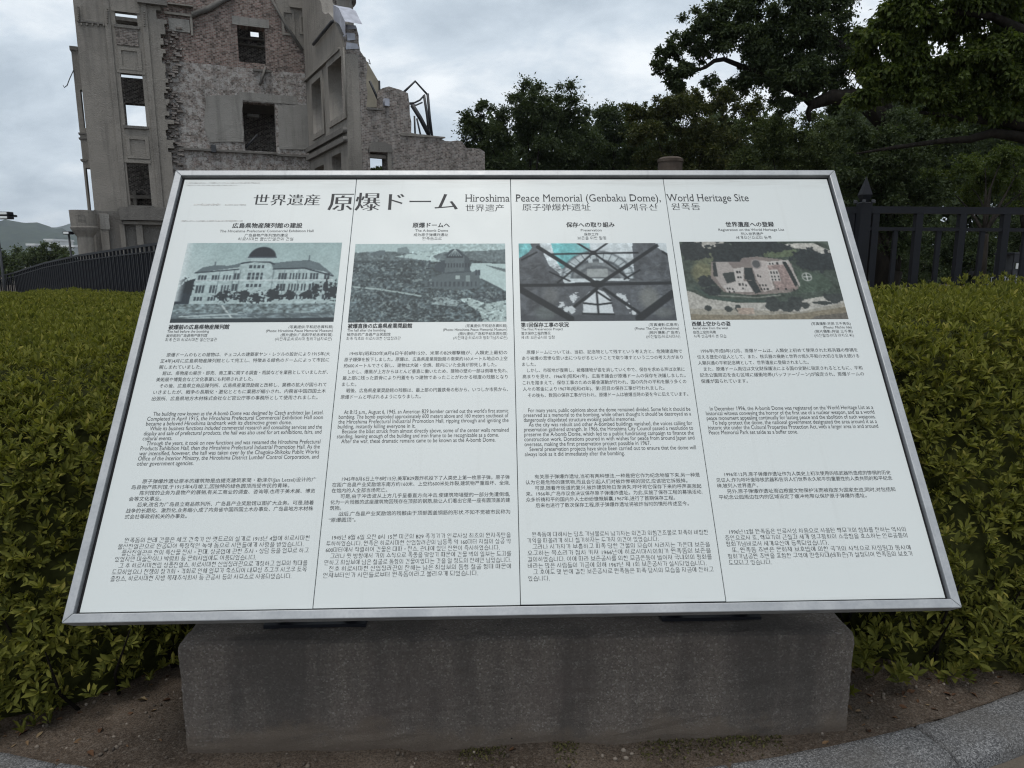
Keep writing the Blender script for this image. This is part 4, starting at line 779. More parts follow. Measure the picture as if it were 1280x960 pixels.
# raised strips beside the window column, spandrels, dentil bands
c0, c1 = wins[1][0][0], wins[1][1][0]
for xa, xb in ((c0-.34, c0-.16), (c1+.16, c1+.34)): wA.add('pilaster_strip', [[(xa, wA.px(160, 262)[1]), (xb, wA.px(160, 262)[1]), (xb, TOPZ-.2), (xa, TOPZ-.2)]], .06, MAT['conc'], .057)
for y0, y1 in ((60, 88), (170, 198)):
    a = wA.px(165, y1)[1]; b_ = wA.px(165, y0)[1]
    wA.add('spandrel_frame', [[(c0-.02, a), (c1+.02, a), (c1+.02, b_), (c0-.02, b_)], [(c0+.10, a+.12), (c0+.10, b_-.12), (c1-.10, b_-.12), (c1-.10, a+.12)]], .045, MAT['conc'], .042)
for q in wins:
    wA.add('window_head', [[(q[0][0]-.10, q[2][1]), (q[1][0]+.10, q[2][1]), (q[1][0]+.10, q[2][1]+.12), (q[0][0]-.10, q[2][1]+.12)]], .08, MAT['conc'], .03)
    wA.add('window_sill', [[(q[0][0]-.06, q[0][1]-.10), (q[1][0]+.06, q[0][1]-.10), (q[1][0]+.06, q[0][1]), (q[0][0]-.06, q[0][1])]], .14, MAT['conc_dark'], .08)
wA.rect('brick_infill', 145, 34, 172.5, 57, .05, MAT['brick_dark'], .045)
for x0, y0, x1, y1 in ((97, 27.5, 135.5, 29.5), (133, 10, 136, 32), (97, 8, 100, 28), (179, 14, 182, 36)): wA.rect('dentil_band', x0, y0, x1, y1, .06, MAT['conc_dark'], .055)
for i in range(7):
    for x_, y_ in ((98.5, 9+i*2.7), (134.5, 11+i*2.9), (180.5, 15+i*2.9)): wA.rect('dentil', x_-.8, y_, x_+.8, y_+1.5, .07, MAT['conc'], .12)
for i in range(5): wA.rect('dentil', 102+i*7-.8, 29.5+i*.35, 102+i*7+.8, 32+i*.35, .07, MAT['conc'], .1)
wA.rect('cornice', 172, 1, 209, 7, .25, MAT['conc_dark'], .22)
# slim side pier left of the bay with a slot of sky between
wS = Wall(plan(118, 28.6), dirA)
pol = jag(wS.pl((88.5, 59), (96, 57)), .03)+wS.pl((112, 58))
s0, s1 = wS.px(100, 112), wS.px(107.5, 160); s2, s3 = wS.px(107.5, 210), wS.px(115, 263)
xl = wS.px(88.5, 60)[0]; xR = wS.px(130, 100)[0]
wS.add('side_pier', [[(xl, GZ), (xR, GZ), (xR, wS.px(96, 57)[1])]+[(xl+.35, wS.px(96, 57)[1]), (xl, wS.px(88, 60)[1])],
       [(s0[0], s1[1]), (s0[0], s0[1]), (xR-.1, s0[1]), (xR-.1, s1[1])], [(s2[0]-.02, s3[1]), (s2[0]-.02, s2[1]), (xR-.1, s2[1]), (xR-.1, s3[1])]], .4, MAT['conc'])
wS.rect('pier_cap', 87, 58, 97, 63, .5, MAT['conc_dark'], .05)
for y_ in (166, 172, 199): wS.rect('pier_band', 98+(y_-166)*.08, y_, 109, y_+2.2, .45, MAT['conc_dark'], .03)
o = wS.place(obj('hanging_wire', tube('hanging_wire', [Vector((wS.px(x_, y_)[0], -.02, wS.px(x_, y_)[1])) for x_, y_ in ((92, 88), (87, 99), (84, 107), (80.5, 109.5), (79, 107))], .018, 5), MAT['steel']))
# round balcony and stained base storey at the foot of the bay
wB = Wall(A0, dirA, -1.3)
def lathe_half(name, prof, cx, cz, seg=18):
    V = []; F = []; m = len(prof)
    for i in range(seg+1):
        t = math.pi+math.pi*i/seg
        for r_, z_ in prof: V.append((cx+r_*math.cos(t), r_*math.sin(t)*.8, cz+z_))
    for i in range(seg):
        for j in range(m-1): F.append((i*m+j, (i+1)*m+j, (i+1)*m+j+1, i*m+j+1))
    F.append(tuple(i*m+m-1 for i in range(seg+1)))
    return py_mesh(name, V, F, False)
bl = wB.px(88, 283); br_ = wB.px(116, 283); tp = wB.px(100, 263)[1]; rr = (br_[0]-bl[0])/2+.08; cx = (bl[0]+br_[0])/2+.08
wB.place(obj('balcony', lathe_half('balcony', [(rr*.55, wB.px(100, 297)[1]-bl[1]-.05), (rr*.62, wB.px(100, 296)[1]-bl[1]), (rr*.95, wB.px(100, 288)[1]-bl[1]), (rr*1.03, wB.px(100, 285)[1]-bl[1]), (rr*1.03, -.02), (rr*.97, .0), (rr, tp-bl[1]), (rr*.93, tp-bl[1])], cx, bl[1]), MAT['conc']))
wB.place(obj('balcony_shaft', lathe_half('balcony_shaft', [(rr*.62, GZ-bl[1]), (rr*.62, wB.px(100, 297)[1]-bl[1]), (0, wB.px(100, 297)[1]-bl[1])], cx, bl[1]), MAT['conc']))
q = wB.px(104, 273); wB.place(obj('square_ornament', shape2d('square_ornament', [[(q[0]-.11, q[1]-.1), (q[0]+.11, q[1]-.1), (q[0]+.11, q[1]+.1), (q[0]-.11, q[1]+.1)], [(q[0]-.08, q[1]-.07), (q[0]-.08, q[1]+.07), (q[0]+.08, q[1]+.07), (q[0]+.08, q[1]-.07)]], .05), MAT['conc_dark']), rr*.80)
wC = Wall(A0, dirA, -.7)
wC.add('base_storey', [[wC.px(117, 262), wC.px(126, 264), wC.px(146, 264), wC.px(146, 260), (wC.px(215, 258)[0], wC.px(150, 259)[1]), (wC.px(215, 300)[0], GZ), (wC.px(117, 300)[0], GZ)]], .7, MAT['conc_dark'])
wC.rect('ledge', 151, 260, 214, 276, .5, MAT['conc_dark'], .4); wC.rect('ledge_moulding', 155, 277, 214, 281, .3, MAT['conc'], .25)
wC.rect('base_pier', 127, 267, 137, 325, .2, MAT['conc'], .16); wC.rect('base_pier', 152, 281, 158, 325, .2, MAT['conc'], .16); wC.rect('base_pier', 172, 281, 180, 325, .2, MAT['conc'], .16)
wC.rect('render_patch', 126, 268, 137.5, 287, .03, MAT['render'], .187)
# brick wall between the bay and the inner corner
wM = Wall(A0, dirA, .28)
xm0 = wA.px(205, 130)[0]; xm1 = float(np.dot(A1-wM.P, wM.d))+.02
mw = [quad(wM, 297.5, 33.5, 332, 78.5), quad(wM, 304.5, 128.5, 345, 189)]
hole = lambda q: [q[0], q[3], q[2], q[1]]
zt1 = wM.px(300, 84)[1]; zt2 = wM.px(300, 191)[1]
up = [(xm0, zt1), (xm1, zt1), (xm1, TOPZ), (xm0, TOPZ)]; md_ = [(xm0, zt2), (xm1, zt2), (xm1, zt1-.001), (xm0, zt1-.001)]; lo_ = [(xm0, GZ), (xm1, GZ), (xm1, zt2-.001), (xm0, zt2-.001)]
wM.add('brick_wall', [up, hole([(p[0], max(p[1], zt1+.02)) for p in mw[0]])], .45, MAT['brick']); wM.add('brick_wall', [md_, hole([(p[0], max(p[1], zt2+.02)) for p in mw[1]])], .45, MAT['brick_white']); wM.add('brick_wall', [lo_], .45, MAT['brick_white'])
wM.rect('lintel', 290, 22.5, 336, 33, .10, MAT['render'], .03); wM.rect('lintel', 299, 118, 371, 128, .10, MAT['render'], .03)
wM.add('render_patch', [jag(wM.pl((257, 121), (302.5, 118), (304, 178), (262, 178), (256, 160), (257, 121)), .05, .35)], .04, MAT['render'], .037)
wM.add('render_patch', [jag(wM.pl((347, 132), (391, 132), (391, 186), (349, 186), (347, 132)), .04, .4)], .04, MAT['render'], .037)
wM.add('render_patch', [jag(wM.pl((340, -8), (402, -8), (402, 70), (379, 66), (358, 38), (340, -8)), .05, .35)], .05, MAT['conc'], .047)
for x0, y0, x1, y1 in ((224, 187, 346, 191.5), (346, 193, 392, 197)): wM.rect('string_course', x0, (y0+y1)/2-1.2, x1, (y0+y1)/2+1.2, .14, MAT['conc_dark'], .12)
wM.rect('string_course', 316, 87, 338, 90, .1, MAT['conc_dark'], .08); wM.rect('anchor_box', 264, 182, 270, 191, .2, MAT['steel'], .19)
for q in ((210, 7, 241, 8.5), (362, 9, 400, 13)): wM.rect('cornice', *q, .22, MAT['conc'], .2)
wM.rect('blind_panel', 211, 24, 237, 40, .05, MAT['render'], .06); wM.rect('panel_moulding', 206, 17, 241, 20, .12, MAT['conc'], .11); wM.rect('panel_moulding', 238, 20, 241, 45, .10, MAT['conc'], .09)
for q in ((352, 14, 368, 45), (374, 20, 387, 44)):
    a = quad(wM, *q); wM.add('panel_moulding', [a, [(a[0][0]+.09, a[0][1]+.09), (a[3][0]+.09, a[3][1]-.09), (a[2][0]-.09, a[2][1]-.09), (a[1][0]-.09, a[1][1]+.09)]], .05, MAT['conc'], .10)
def rod(w_, name, pix, rad, mat, out=.1):
    return w_.place(obj(name, tube(name, [(*(lambda p: (p[0], -out, p[1]))(w_.px(*q)),) for q in pix], rad, 6), mat))
rod(wM, 'raking_bar', [(337, -4), (356, 30), (378, 64)], .06, MAT['conc_dark']); rod(wM, 'raking_bar', [(240, 20), (262, 11), (290, -6)], .11, MAT['conc_dark']); rod(wM, 'raking_bar', [(332, 84), (325, 106)], .05, MAT['conc_dark']); rod(wM, 'window_brace', [(307, 184), (322, 167)], .04, MAT['steel'], -.25)
# loose bricks still bonded along the torn edge
for i in range(60):
    y_ = 34+i*2.9; a = wA.px(205+random.uniform(0, 15)+i*.05, y_); me = box_mesh('torn_brick', 0, random.choice((.11, .22, .22)), .16, .34, 0, .07)
    o = obj('torn_brick', me, random.choice((MAT['brick_dark'], MAT['brick_grey'], MAT['brick_white']))); wA.place(o); o.location = Vector(o.location)+Vector((wA.d[0]*a[0], wA.d[1]*a[0], a[1])); o.rotation_euler.y = random.uniform(-.04, .04)
# return wall towards the camera, its tall windows
wR = Wall(A1, dirR); LR = float(np.hypot(*(R1-A1)))
def par(w_, p): return [w_.px(*q) for q in p]
h1 = par(wR, ((411.5, 85), (427.5, 70), (431.5, 141), (417, 151))); h2 = par(wR, ((393.5, 104), (402, 96), (404, 160), (394, 170)))
def rectify(h): xs = [p[0] for p in h]; return [(min(xs[0], xs[3]), (h[2][1]+h[3][1])/2), (max(xs[1], xs[2]), (h[2][1]+h[3][1])/2), (max(xs[1], xs[2]), (h[0][1]+h[1][1])/2), (min(xs[0], xs[3]), (h[0][1]+h[1][1])/2)]
h1, h2 = rectify(h1), rectify(h2); h3 = rectify(par(wR, ((414.5, 197), (425, 190), (427, 215), (416, 222)))); h4 = rectify(par(wR, ((394, 212), (404, 204), (406, 235), (395, 240))))
topR = jag([(LR, wR.px(436, 62)[1]), (LR-.25, wR.px(433, 40)[1]), (LR-.6, wR.px(430, 30)[1]), (LR-1.1, wR.px(424, 14)[1]), (LR-1.6, wR.px(418, 8)[1]), (LR-2.4, wR.px(410, 6)[1]), (0, TOPZ)], .07, .3)
wR.add('return_wall', [[(0, GZ), (LR, GZ)]+topR]+[hole(q) for q in (h1, h2, h3, h4)], .5, MAT['conc'])
for h in (h1, h2): wR.add('window_surround', [[(h[0][0]-.22, h[0][1]-.2), (h[1][0]+.22, h[1][1]-.2), (h[2][0]+.22, h[2][1]+.22), (h[3][0]-.22, h[3][1]+.22)], hole(h)], .06, MAT['conc'], .057)
for zc in (wR.px(438, 160)[1], wR.px(438, 172)[1]): wR.add('string_course', [[(0, zc-.09), (LR, zc-.09), (LR, zc+.09), (0, zc+.09)]], .16, MAT['conc_dark'], .15)
zt = wR.px(430, 58)[1]; wR.add('string_course', [[(0, zt-.05), (LR-.3, zt-.05), (LR-.3, zt+.05), (0, zt+.05)]], .12, MAT['conc'], .11)
rod(wR, 'raking_bar', [(395, 56), (419, 27)], .06, MAT['steel'])
# torn end and low brick wing
wF = Wall(R1, dirF)
pt = wF.pl((432, 62), (441, 60), (449, 61), (453, 69), (457, 72), (458, 95), (459.5, 118), (458, 134))+wF.pl((478, 137), (478.5, 110), (486, 108), (500, 112), (510, 116.5), (512, 131), (514, 166))+wF.pl((530, 168), (546, 170), (556, 176), (578, 177), (583, 185), (600, 186), (606, 190))
zg = [(pt[-1][0], GZ), (pt[0][0], GZ)]
fw_ = quad(wF, 463, 191, 484.5, 232)
wF.add('wing_wall', [jag(pt, .05, .25)+zg, hole(fw_)], .5, MAT['brick_grey'])
wF.add('window_arch', [[wF.px(460, 191), wF.px(461, 182), wF.px(466, 178), wF.px(480, 178), wF.px(488, 183), wF.px(490, 191), wF.px(485, 191), wF.px(463, 190)]], .12, MAT['conc_dark'], .1)
wF.rect('window_jamb', 484.5, 191, 489, 232, .16, MAT['conc'], .06); wF.rect('transom', 463, 193, 484.5, 197, .2, MAT['conc'], -.1)
zc = wF.px(500, 166); wF.add('coping', [[(zc[0], zc[1]), (wF.px(556, 175)[0], wF.px(520, 167.5)[1]), (wF.px(556, 176)[0], wF.px(520, 169)[1]), (zc[0], zc[1]-.10)]], .6, MAT['conc'], .05)
wF.add('coping', [wF.pl((458, 134), (478, 136), (478, 138.5), (458, 137))], .6, MAT['conc_dark'], .05)
wF.rect('electrical_box', 479, 124, 485, 133, .15, MAT['lead'], .14)
# lead flashing over the torn top
lf = wR.pl((417, 10), (425, 12), (430, 24), (436, 31), (443, 33)); V = []; F = []
for i, (x_, z_) in enumerate(wR.pl((418, 9), (425, 14), (429, 22), (433, 31))):
    for y_ in (-.04, .56): V.append((x_, y_, z_+.07+.03*(i % 2)))
    for y_ in (-.05,): V.append((x_, y_, z_-.42))
for i in range(3): F += [(3*i, 3*i+3, 3*i+4, 3*i+1), (3*i+2, 3*i+5, 3*i+3, 3*i)]
wR.place(obj('lead_flashing', py_mesh('lead_flashing', V, F), MAT['lead']))
for q in (((433, 31), (444, 32), (446, 36), (434, 37)), ((433, 41), (443, 42), (444, 50), (434, 51)), ((433, 53), (446, 55), (449, 61), (432, 62))): wF.add('lead_flashing', [wF.pl(*q)], .5, MAT['lead'], .03)
wF.add('torn_core', [jag(wF.pl((433, 36), (446, 36), (450, 62), (432, 62), (433, 36)), .03, .2)], .4, MAT['brick_grey'])
# drum of the tower behind
rT = 2.4; pc = plan(454.5, 41.0); rd = unit(pc); cT = pc-np.array([rd[1], -rd[0]])*rT
V = []; F = []; seg = 96
for i in range(seg):
    t = 2*math.pi*i/seg; r_ = rT-(.16 if (i % 8) < 5 else 0)
    V += [(cT[0]+r_*math.cos(t), cT[1]+r_*math.sin(t), GZ), (cT[0]+r_*math.cos(t), cT[1]+r_*math.sin(t), 21.5)]
for i in range(seg): j = (i+1) % seg; F.append((2*i, 2*j, 2*j+1, 2*i+1))
o = obj('tower_drum', py_mesh('tower_drum', V, F), MAT['conc'], ruin); o.location = -Vector(ruin.location)
for z_ in (15.6, 13.4):
    V, F = [], []
    for i in range(48):
        t = 2*math.pi*i/48
        for r_, dz in ((rT+.0, -.14), (rT+.16, -.05), (rT+.16, .10), (rT, .14)): V.append((cT[0]+r_*math.cos(t), cT[1]+r_*math.sin(t), z_+dz))
    for i in range(48):
        j = (i+1) % 48
        for q in range(3): F.append((4*i+q, 4*j+q, 4*j+q+1, 4*i+q+1))
    o = obj('drum_cornice', py_mesh('drum_cornice', V, F), MAT['conc'], ruin); o.location = -Vector(ruin.location)
# rear walls seen through the openings, with gaps of sky
wK = Wall(A0, dirA, 5.0)
kx0, kx1 = wK.px(118, 100)[0], wK.px(425, 100)[0]
sky_holes = [quad(wK, 139, 8, 177, 27), quad(wK, 150, 88, 181, 97.5), quad(wK, 157.5, 130, 186, 162), quad(wK, 313, 37, 324, 46), quad(wK, 328.8, 38, 336, 47.5)]
wK.add('rear_wall', [[(kx0, GZ), (kx1, GZ), (kx1, 15.2), (kx0, 15.2)]]+[hole(q) for q in sky_holes], .4, MAT['interior_shade'])
wK.rect('floor_slab', 146, 26.5, 186, 31, .5, MAT['conc_dark'], .45); 
for y_ in (50, 58): wK.rect('ledge', 290, y_, 345, y_+1.5, .3, MAT['conc'], .25)
wK.rect('rear_pier', 168, 240, 172, 275, .3, MAT['conc'], .28); wK.rect('rear_beam', 160, 245, 200, 249, .3, MAT['conc'], .30)
for w_, P_, dpt, zs in ((wA, (.3, xr-.3), 4.98, (wA.px(165, 163)[1], 10.0)), (wM, (xm0, xm1), 4.70, (wM.px(320, 108)[1], wK.px(318, 35)[1]+.3))):
    for z_ in zs:
        me = box_mesh('floor_slab', P_[0], P_[1], .46, dpt, z_-.15, z_+.15); w_.place(obj('floor_slab', me, MAT['conc_dark']))
wK.rect('window_shelf', 305, 161, 318, 164, .3, MAT['render'], 3.5)
wT = Wall(plan(440, 31.5), dirF); wT.add('tan_gable', [wT.pl((452, 66), (460, 79), (474, 103), (474.5, 134), (452, 134))], .3, MAT['tan']); wT.rect('gable_edge', 473.5, 101, 475.5, 134, .35, MAT['steel'], .03)
# bent steel frame above the wing
wS2 = Wall(plan(520, 29.0), dirF)
fr_ = empty('bent_steel_frame', parent=ruin)
for pix, rd_ in (([(505, 115), (519, 101.5), (534, 118)], .045), ([(530, 119), (534, 145), (536.5, 170)], .06), ([(534.5, 117), (537, 145), (540, 170)], .06), ([(512, 129), (518, 128.5), (525, 125), (531, 118.5)], .035), ([(512, 130), (520, 131.5), (528, 128)], .03), ([(515, 131), (525, 147), (536, 168)], .10), ([(518, 145), (519, 170)], .04), ([(521, 148), (526, 170)], .04), ([(475, 130), (462, 101)], .05), ([(459, 78), (463, 80), (461, 74)], .02)):
    me = tube('steel_member', [(lambda p: (p[0], 0, p[1]))(wS2.px(*q)) for q in pix], rd_, 6)
    wS2.place(obj('steel_member', me, MAT['steel']))
bpy.data.objects.remove(fr_)

# ------------------------------------------------------------------ iron fence
def fence_run(name, label, P, z_top, z_g, pitch, first_px=None, fat_every=2):
    """P: plan polyline points; z_top / z_g: top and ground heights at those points"""
    root = empty(name, (P[0][0], P[0][1], z_g[0])); o0 = Vector(root.location); tag(root, label, 'fence', 'black iron park fence')
    P = [np.array(p) for p in P]; seg = [float(np.hypot(*(b-a))) for a, b in zip(P[:-1], P[1:])]; L = np.cumsum([0]+seg)
    def at(t):
        i = min(len(seg)-1, max(0, int(np.searchsorted(L, t, 'right')-1))); u = (t-L[i])/seg[i]; p = P[i]+(P[i+1]-P[i])*u
        return p, z_top[i]+(z_top[i+1]-z_top[i])*u, z_g[i]+(z_g[i+1]-z_g[i])*u, unit(P[i+1]-P[i])
    for i in range(len(seg)):
        a, b = P[i], P[i+1]; d = unit(b-a); n = np.array([-d[1], d[0]])
        for nm, dz, hh, ww in (('top_rail', 0.0, .052, .026), ('lower_rail', -.155, .026, .020)):
            V = []
            for p, zt_ in ((a, z_top[i]), (b, z_top[i+1])):
                for sy, sz in ((-1, 0), (1, 0), (1, -1), (-1, -1)): V.append((p[0]+n[0]*ww*sy-o0.x, p[1]+n[1]*ww*sy-o0.y, zt_+dz+hh*sz-o0.z))
            obj(nm, py_mesh(nm, V, [(0,1,2,3)[::-1],(4,5,6,7),(0,4,5,1)[::-1],(1,5,6,2)[::-1],(2,6,7,3)[::-1],(3,7,4,0)[::-1]]), MAT['fence'], root)
    fat = box_mesh('post_bar', -.026, .026, -.0235, .0235, 0, 1, 0); thin = box_mesh('picket', -.017, .017, -.012, .012, 0, 1, 0)
    for m_ in (fat, thin): m_.materials.append(MAT['fence'])
    t = pitch*.5; i = 0
    while t < L[-1]:
        p, zt_, zg_, d = at(t); f_ = i % fat_every == 0
        o = obj('post_bar' if f_ else 'picket', fat if f_ else thin, None, root, (p[0]-o0.x, p[1]-o0.y, zg_-o0.z)); o.scale = (1, 1, (zt_-.05 if f_ else zt_-.17)-zg_); o.rotation_euler = (0, 0, math.atan2(d[1], d[0]))
        t += pitch; i += 1
    return root
def fp(px, y, Y): p = at_y(px, y, Y); return (p[0], p[1]), float(p[2])
cs, ct = zip(*[fp(1081, 258, 5.5), fp(1330, 260, 5.5), fp(1560, 262, 5.5)])
fr1 = fence_run('iron_fence', 'black iron fence right of the board in front of the dark trees', cs, ct, [.02]*3, .168)
ls, lt_ = zip(*[fp(1081, 258, 5.5), fp(640, 276, 9.2), fp(205, 302, 14.0), fp(150, 310, 16.5), fp(100, 318, 19.5), fp(55, 328, 23.5), fp(18, 340, 28.0), fp(-30, 352, 30.0), fp(-90, 364, 31)])
fence_run('iron_fence', 'long black iron fence receding to the left below the ruin', ls, lt_, [terrain(p[0], p[1]) for p in ls], .168)
# corner post with a spear finial
cp = np.array(cs[0]); gp = empty('fence_post', (cp[0]-.005, cp[1], 0)); tag(gp, 'thick black fence post topped by a diamond spear finial', 'post')
obj('shaft', box_mesh('shaft', -.043, .043, -.043, .043, 0, ct[0]+.03, .006), MAT['fence'], gp)
V = [(0, 0, ct[0]+.225)]; prof = [(.046, ct[0]+.085), (.026, ct[0]+.03)]
for r_, z_ in prof: V += [(r_*math.cos(R(45)+k_*math.pi/2)*1.2, r_*math.sin(R(45)+k_*math.pi/2)*1.2, z_) for k_ in range(4)]
F = [(0, 1+k_, 1+(k_+1) % 4) for k_ in range(4)]+[(1+k_, 5+k_, 5+(k_+1) % 4, 1+(k_+1) % 4) for k_ in range(4)]+[(8, 7, 6, 5)]
obj('finial', py_mesh('finial', V, F), MAT['fence'], gp)
for k_ in range(6):
    t = k_*math.pi/3; obj('rosette', box_mesh('rosette', .07*math.cos(t)-.012, .07*math.cos(t)+.012, .07*math.sin(t)-.008, .07*math.sin(t)+.008, ct[0]+.022, ct[0]+.045, .003), MAT['steel'], gp)

# ------------------------------------------------------------------ leaves
def leaves(C, D, N, Ln, Wd, near=True, curl=.25):
    """vectorised leaf blades: C base points, D direction, N face normal, Ln length, Wd half width"""
    D = D/np.linalg.norm(D, axis=1, keepdims=True); S = np.cross(D, N); S /= np.maximum(np.linalg.norm(S, axis=1, keepdims=True), 1e-6); U = np.cross(S, D)
    Ln = np.asarray(Ln)[:, None]; Wd = np.asarray(Wd)[:, None]; n = len(C)
    if near:
        P = [C, C+D*Ln*.35+S*Wd*.85+U*Ln*.05, C+D*Ln*.68+S*Wd*.9+U*Ln*.03, C+D*Ln-U*Ln*curl*.5, C+D*Ln*.68-S*Wd*.9+U*Ln*.03, C+D*Ln*.35-S*Wd*.85+U*Ln*.05]
        V = np.stack(P, 1).reshape(-1, 3); b = (np.arange(n)*6)[:, None]; F = np.concatenate([b+np.array([[0, 1, 2]]), b+np.array([[0, 2, 3]]), b+np.array([[0, 3, 4]]), b+np.array([[0, 4, 5]])])
    else:
        P = [C, C+D*Ln*.5+S*Wd+U*Ln*.06, C+D*Ln-U*Ln*curl*.4, C+D*Ln*.5-S*Wd+U*Ln*.06]
        V = np.stack(P, 1).reshape(-1, 3); b = (np.arange(n)*4)[:, None]; F = np.concatenate([b+np.array([[0, 1, 2]]), b+np.array([[0, 2, 3]])])
    return V, F
def rnd_unit(n): v = rng.normal(size=(n, 3)); return v/np.linalg.norm(v, axis=1, keepdims=True)

# ------------------------------------------------------------------ clipped azalea hedge
FRONT = np.array([(-6.5, 3.2), (-4.2, 2.15), (-2.6, 1.86), (-1.75, 1.84), (-1.40, 1.95), (-1.14, 2.22), (-.85, 2.55), (-.4, 2.62), (.6, 2.64), (1.0, 2.50), (1.16, 2.20), (1.4, 2.07), (1.75, 2.07), (2.6, 2.36), (4.2, 3.3), (6.5, 4.9)])
def dens(P, st=.03):
    out = []
    for a, b in zip(P[:-1], P[1:]):
        n = max(1, int(np.hypot(*(b-a))/st)); out += [a+(b-a)*i/n for i in range(n)]
    return np.array(out+[P[-1]])
FD = dens(FRONT, .05)
def front_y(x): return np.interp(x, FRONT[:, 0], FRONT[:, 1])
def back_y(x): return np.where(x > cs[0][0], 5.30, np.interp(x, [p[0] for p in ls[:7]][::-1], [p[1]-.32 for p in ls[:7]][::-1]))
def lumps(x, y): return .030*np.sin(2.3*x+1.1*y)+.026*np.sin(4.7*y-3.1*x+1)+.016*np.sin(9.1*x+7.7*y)+.010*np.sin(15*x-13*y+2)
def hedge_h(x, y): return np.maximum(.90, 1.13+.035*np.minimum(x, 1.4))+lumps(x, y)
RW = .85
def hedge_point(x, t):
    """t in 0..1 runs up the rounded front, beyond 1 across the top (in metres)"""
    fy = front_y(x); a = np.clip(t, 0, 1)*math.pi/2
    y = fy+RW*(1-np.cos(a))**1.05+np.maximum(t-1, 0); h = hedge_h(x, y)
    z = .05+(h-.05)*np.sin(a)**.92 if np.ndim(a) == 0 else .05+(h-.05)*np.power(np.sin(np.maximum(a, 1e-4)), .92)
    e = 1e-3
    return np.stack([x+lumps(y*1.3, z*2)*.8*(t < 1), y+lumps(x*1.7, z*2.3)*.9*(t < 1), z], -1)
def hedge_samples(n, xr_, tr_):
    x = rng.uniform(*xr_, n); t = rng.uniform(*tr_, n); P = hedge_point(x, t)
    e = .01; Tx = hedge_point(x+e, t)-P; Tt = hedge_point(x, t+e)-P; Nn = np.cross(Tx, Tt); Nn /= np.linalg.norm(Nn, axis=1, keepdims=True); Nn[Nn[:, 2] < -.2] *= -1
    return P, Nn, x, t
hedge = empty('azalea_hedge', (0, 2.6, 0)); tag(hedge, 'broad clipped green azalea hedge surrounding the information board', 'hedge')
HL = Vector(hedge.location)
def whorls(P, Nn, ln, per, near, spread=.75):
    n = len(P); ax = Nn*.62+np.array([0, 0, .45])+rng.normal(0, .35, (n, 3)); ax /= np.linalg.norm(ax, axis=1, keepdims=True)
    a = np.cross(ax, rng.normal(size=(n, 3))); a /= np.linalg.norm(a, axis=1, keepdims=True); b = np.cross(ax, a)
    Cs, Ds, Ns, Ls, Ws = [], [], [], [], []
    for k_ in range(per):
        th_ = 2*math.pi*k_/per+rng.uniform(-.4, .4, n); rad = a*np.cos(th_)[:, None]+b*np.sin(th_)[:, None]
        sp_ = rng.uniform(.35, 1.15, n)[:, None]*spread; D = ax*(1-.45*sp_)+rad*sp_; l = ln*rng.uniform(.5, 1.35, n)
        Cs.append(P+ax*rng.uniform(-.012, .006, n)[:, None]*ln/.035+rad*.003); Ds.append(D); Ns.append(ax+rnd_unit(n)*.15); Ls.append(l); Ws.append(l*rng.uniform(.13, .20, n))
    return leaves(np.concatenate(Cs), np.concatenate(Ds), np.concatenate(Ns), np.concatenate(Ls), np.concatenate(Ws), near)
def hedge_layer(n, xr_, tr_, ln, per, near, jit, keepf=None):
    P, Nn, x, t = hedge_samples(n, xr_, tr_)
    k_ = P[:, 1] < back_y(P[:, 0])
    k_ &= (np.abs(P[:, 0])/np.maximum(P[:, 1], .1) < .95)
    gap = lumps(P[:, 0]*3.1+5, P[:, 1]*2.7+P[:, 2]*3.3) > -.045          # thin places
    k_ &= gap | (rng.random(n) < .25)
    if keepf is not None: k_ &= keepf(P)
    P, Nn = P[k_], Nn[k_]; P = P+Nn*rng.uniform(-jit, jit*.35, len(P))[:, None]
    return whorls(P, Nn, ln, per, near)
parts = []
parts.append(hedge_layer(15000, (-3.0, 3.0), (.0, .8), .030, 7, True, .08))
parts.append(hedge_layer(26000, (-4.0, 4.0), (.6, 2.0), .024, 7, False, .06))
parts.append(hedge_layer(35000, (-5.5, 5.2), (1.6, 4.0), .026, 6, False, .05))
parts.append(hedge_layer(42000, (-12, 3.6), (3.0, 10.5), .039, 6, False, .05))
def shoots(n, xr_, tr_, ln):
    P, Nn, x, t = hedge_samples(n, xr_, tr_); k_ = (P[:, 1] < back_y(P[:, 0])) & (np.abs(P[:, 0])/P[:, 1] < .95); P, Nn = P[k_], Nn[k_]
    return whorls(P+Nn*rng.uniform(.01, .055, len(P))[:, None]+np.array([0, 0, .012]), Nn*.5+np.array([0, 0, .8]), ln, 6, True, .45)
parts.append(shoots(3200, (-4.5, 4.5), (.35, 2.6), .030)); parts.append(shoots(2200, (-8, 3.6), (2.4, 7), .042))
for i, (V, F) in enumerate(parts):
    o = obj('foliage', fast_mesh('foliage', V-np.array(HL), F, False), MAT['hedge'], hedge); o['kind'] = 'stuff'
# dark tangle of twigs that closes the inside
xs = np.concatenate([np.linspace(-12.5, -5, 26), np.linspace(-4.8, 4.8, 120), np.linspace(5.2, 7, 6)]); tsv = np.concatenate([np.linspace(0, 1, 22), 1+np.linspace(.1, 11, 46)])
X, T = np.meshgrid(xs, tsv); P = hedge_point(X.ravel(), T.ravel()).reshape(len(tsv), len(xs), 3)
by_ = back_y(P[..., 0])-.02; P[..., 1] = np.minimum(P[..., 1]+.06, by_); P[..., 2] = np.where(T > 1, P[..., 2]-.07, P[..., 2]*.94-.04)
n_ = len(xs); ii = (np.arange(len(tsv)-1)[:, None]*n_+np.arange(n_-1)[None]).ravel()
o = obj('twig_mass', fast_mesh('twig_mass', P.reshape(-1, 3)-np.array(HL), np.stack([ii, ii+1, ii+n_+1, ii+n_], -1), True), MAT['twig'], hedge)
